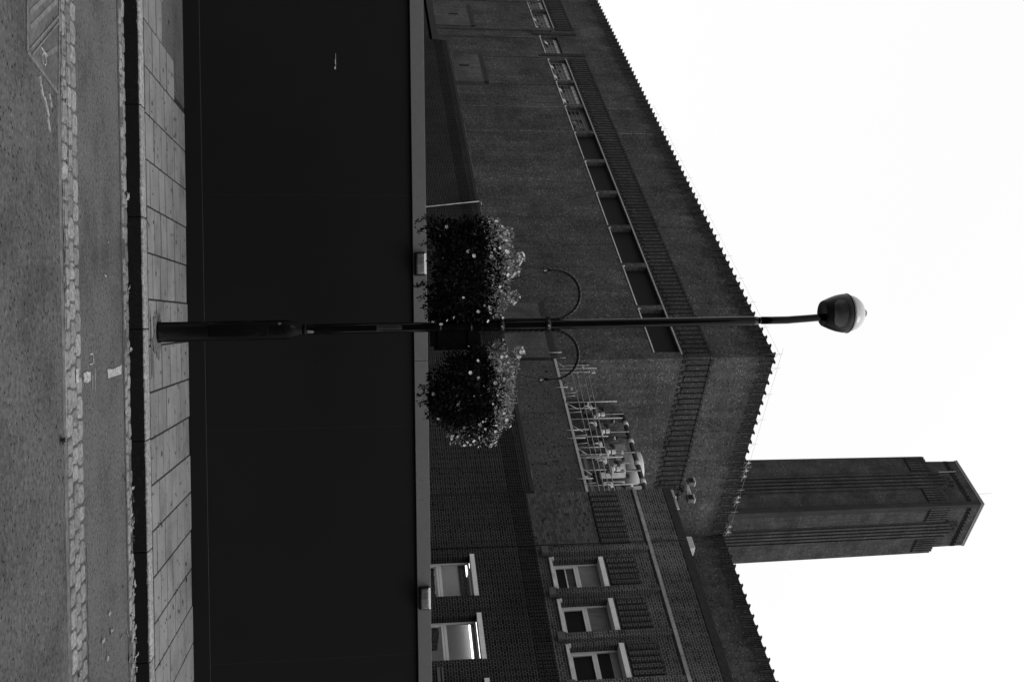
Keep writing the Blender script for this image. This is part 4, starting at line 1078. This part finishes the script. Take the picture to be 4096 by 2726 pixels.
def ribset(x0, n, pitch, z0, z1):
    mb = MB(); mb.box(x0 - .02, x0 + n * pitch, YF - .003, YF + .02, z0 - .02, z1 + .02, 'k')
    gb = MB()
    for k in range(n):
        a = x0 + k * pitch + .028; b = x0 + (k + 1) * pitch - .028; rows = []
        for q in range(7):
            th = math.pi * q / 6; rows.append([((a+b)/2 - (b-a)/2 * math.cos(th), YF - .006 - .062 * math.sin(th) ** .6, z) for z in (z0, z1)])
        i0 = len(gb.v)
        for r0, r1 in zip(rows, rows[1:]):
            gb.face([r0[0], r1[0], r1[1], r0[1]])
        gb.face([r[0] for r in rows][::-1]); gb.face([r[1] for r in rows])
    return mb, gb
m1_, g1_ = ribset(30.45, 10, .213, 8.93, 9.83)
rb = t.add('ribbed_panel', g1_, M['brick_rib2']); t.add('rib_ground', m1_, M['groove'], parent=rb)
for k, (a, b) in enumerate(UW):
    m1_, g1_ = ribset(a + .03, 5, .206, 8.95, 9.80); rb = t.add('ribbed_panel', g1_, M['brick_rib2']); t.add('rib_ground', m1_, M['groove'], parent=rb)
# piers with corbelled feet
for k in range(9):
    x = 32.72 + 1.53 * k
    p_ = t.add('pier', MB().box(x, x + .215, YF - .125, YF - .001, 7.27, 10.20, 'k').box(x + .03, x + .19, YF - .09, YF - .001, 10.20, 10.33, 'k'), M['brick_office'] if False else M['brick_office2'])
    t.add('corbel', MB().box(x - .01, x + .235, YF - .19, YF - .001, 7.06, 7.268, 'k'), plain('corbel_stone', .055, .85, var=.3, scale=6), parent=p_, bevel=.008, seg=1)
def casement(a, b, z0, z1, ztr, kind, up):
    y = YF + .24; fw = .055
    W = t.add('window', MB().box(a, a + fw, y, y + .06, z0, z1).box(b - fw, b, y, y + .06, z0, z1).box(a + fw, b - fw, y, y + .06, z0, z0 + fw).box(a + fw, b - fw, y, y + .06, z1 - fw, z1).box(a + fw, b - fw, y - .004, y + .06, ztr - .04, ztr + .04), M['frame'])
    z2 = ztr - .05
    t.add('casement', MB().box(a + fw + .012, a + fw + .075, y - .025, y + .03, z0 + fw + .01, z2).box(b - fw - .075, b - fw - .012, y - .025, y + .03, z0 + fw + .01, z2)
          .box(a + fw + .075, b - fw - .075, y - .025, y + .03, z0 + fw + .01, z0 + fw + .07).box(a + fw + .075, b - fw - .075, y - .025, y + .03, z2 - .06, z2), M['frame'], parent=W)
    if kind == 'g': t.add('pane', MB().box(a + fw, b - fw, y + .035, y + .038, z0 + fw, z1 - fw), M['clear'], parent=W)
    else: t.add('pane', MB().box(a + fw, b - fw, y + .050, y + .055, z0 + fw, z1 - fw), M['glass_dark'], parent=W)
    return W, y
for k, (a, b) in enumerate(UW):
    W, y = casement(a + .02, b - .02, 7.33, 8.78, 8.10, 'u', True)
    t.add('sill', MB().box(a - .02, b + .02, YF - .10, YF + .24, 7.255, 7.335).box(a - .03, a + .06, YF - .11, YF - .02, 7.336, 7.40), M['sill'], parent=W)
    t.add('lintel', MB().box(a - .01, b + .02, YF - .045, YF + .24, 8.74, 8.88), M['lintel'], parent=W)
    if k == 0: t.add('blind', MB().box(a + .08, b - .08, y + .03, y + .045, 8.15, 8.71), M['blind'], parent=W); t.add('curtain', MB().box(a + .08, b - .08, y + .03, y + .045, 7.76, 7.99), plain('dim_curtain', .035, .9, var=.4), parent=W); t.add('sash_bar', MB().box(a + .1, b - .1, y + .02, y + .029, 7.72, 7.76), M['sill'], parent=W)
    elif k == 1: t.add('blind', MB().box(a + .08, b - .08, y + .03, y + .045, 8.15, 8.71), M['blind2'], parent=W)
    elif k == 2: t.add('blind', MB().box(a + .08, b - .08, y + .03, y + .045, 8.50, 8.71), M['blind'], parent=W)
for k, (a, b) in enumerate(GW):
    W, y = casement(a + .02, b - .02, 3.15, 4.93, 4.06, 'g', True)
    t.add('lintel', MB().box(a - .06, b + .03, YF - .045, YF + .24, 4.945, 5.075), M['lintel'], parent=W)
    t.add('sill', MB().box(a - .06, b + .03, YF - .08, YF + .24, 3.02, 3.14), M['sill'], parent=W)
# the lit rooms behind the lower windows
x0, x1, yb0, yb1, zc = 28.2, 40.5, YF + .36, YF + 3.0, 5.10
mb = MB()
mb.face([(x0, yb1, 2.2), (x1, yb1, 2.2), (x1, yb1, zc), (x0, yb1, zc)]); mb.face([(x0, yb0, 2.2), (x0, yb1, 2.2), (x0, yb1, zc), (x0, yb0, zc)])
mb.face([(x1, yb0, 2.2), (x1, yb1, 2.2), (x1, yb1, zc), (x1, yb0, zc)]); mb.face([(x0, yb0, 2.2), (x1, yb0, 2.2), (x1, yb1, 2.2), (x0, yb1, 2.2)])
room = t.add('room', mb, M['room'])
mb = MB(); mb.face([(x0, yb0, zc), (x1, yb0, zc), (x1, yb1, zc), (x0, yb1, zc)]); t.add('ceiling', mb, plain('grey_ceiling', .12, .9), parent=room)
for q in range(7): t.add('ceiling_lamp', MB().box(29.6 + q * .06, 32.3 - q * .10, yb0 + .55 + q * .22, yb0 + .60 + q * .22, zc - .03, zc - .012), M['tube'], parent=room)
t.add('ceiling_beam', MB().box(29, 32.4, yb1 - .22, yb1 - .02, zc - .16, zc - .002), M['books'], parent=room)
t.add('strip_light', MB().box(32.4, 38.5, yb1 - .16, yb1 - .10, zc - .06, zc - .01), M['tube'], parent=room)
t.add('strip_light', MB().box(33.3, 38.5, yb0 + 1.0, yb0 + 1.05, zc - .04, zc - .01), M['tube'], parent=room)
for z in (3.0, 3.35, 3.68):
    mb = MB(); mb.box(29, 35.0, yb0 + .9, yb0 + 1.2, z, z + .03); xx = 29.05
    while xx < 34.9:
        q = rnd.uniform(.03, .09)
        if rnd.random() < .85: mb.box(xx, xx + q - .005, yb0 + .92, yb0 + 1.18, z + .032, z + rnd.uniform(.2, .31))
        xx += q
    t.add('shelf', mb, M['books'], parent=room)
t.add('wall_duct', MB().box(36.6, 38.9, YF - .06, YF - .002, 3.72, 3.80).box(36.6, 38.9, YF - .07, YF - .002, 3.84, 3.88), M['pipemid'])
# floodlights and cabinet on the office roof
t = Thing('floodlight_bracket', 'twin security floodlights on a short arm at the office parapet corner', 'floodlight', 'B', (30.5, YF, OT))
t.add('arm', MB().tube([(30.42, YF - .02, OT + .12), (30.40, YF - .16, OT + .16), (30.42, YF - .22, OT + .26), (30.45, YF - .20, OT + .36), (30.5, YF - .15, OT + .42)], .022, 10), M['iron'])
t.add('mount', MB().box(30.36, 30.66, YF - .12, YF - .02, OT + .30, OT + .44), M['iron'], bevel=.01)
t.add('sensor', MB().lathe([(.03, OT + .33), (.06, OT + .36), (.06, OT + .44), (.03, OT + .48)], 30.62, YF - .15, 14), M['pipemid'])
for x, zz in ((30.25, OT + .70), (30.98, OT + .50)):
    hd = t.add('head', MB().box(x - .13, x + .11, YF - .20, YF - .04, zz - .12, zz + .10), M['pipemid'], bevel=.02)
    t.add('hood', MB().box(x - .13, x + .11, YF - .21, YF - .04, zz + .10, zz + .125), M['alu'], parent=hd)
    t.add('lens', MB().box(x - .10, x + .08, YF - .206, YF - .201, zz - .09, zz + .06), M['glass'], parent=hd)
t.add('cross_arm', MB().cyl((30.25, YF - .1, OT + .58), (30.98, YF - .1, OT + .42), .03, 10).box(30.30, 30.9, YF - .12, YF - .08, OT + .54, OT + .60), M['steel'])
t = Thing('parapet_plate', 'pale upright metal strip at the end of the office parapet', 'plate', 'B', (30.9, YF, OT))
t.add('plate', MB().box(30.42, 31.25, YF + .02, YF + .06, OT + .002, OT + .10), M['concrete']); t.add('bolt', MB().cyl((30.8, YF - .06, OT + .07), (30.8, YF + .03, OT + .07), .03, 8), M['alu'])
t = Thing('roof_cabinet', 'pale metal cabinet with small dark hole standing behind the office parapet', 'cabinet', 'B', (30.5, -17, 10.5))
t.add('case', MB().box(30.35, 30.87, -17, -16.6, 10.5, 12.78), M['concrete'], bevel=.03, seg=2); t.add('hole', MB().cyl((30.62, -17.003, 12.58), (30.62, -16.98, 12.58), .02, 8), M['glass'])
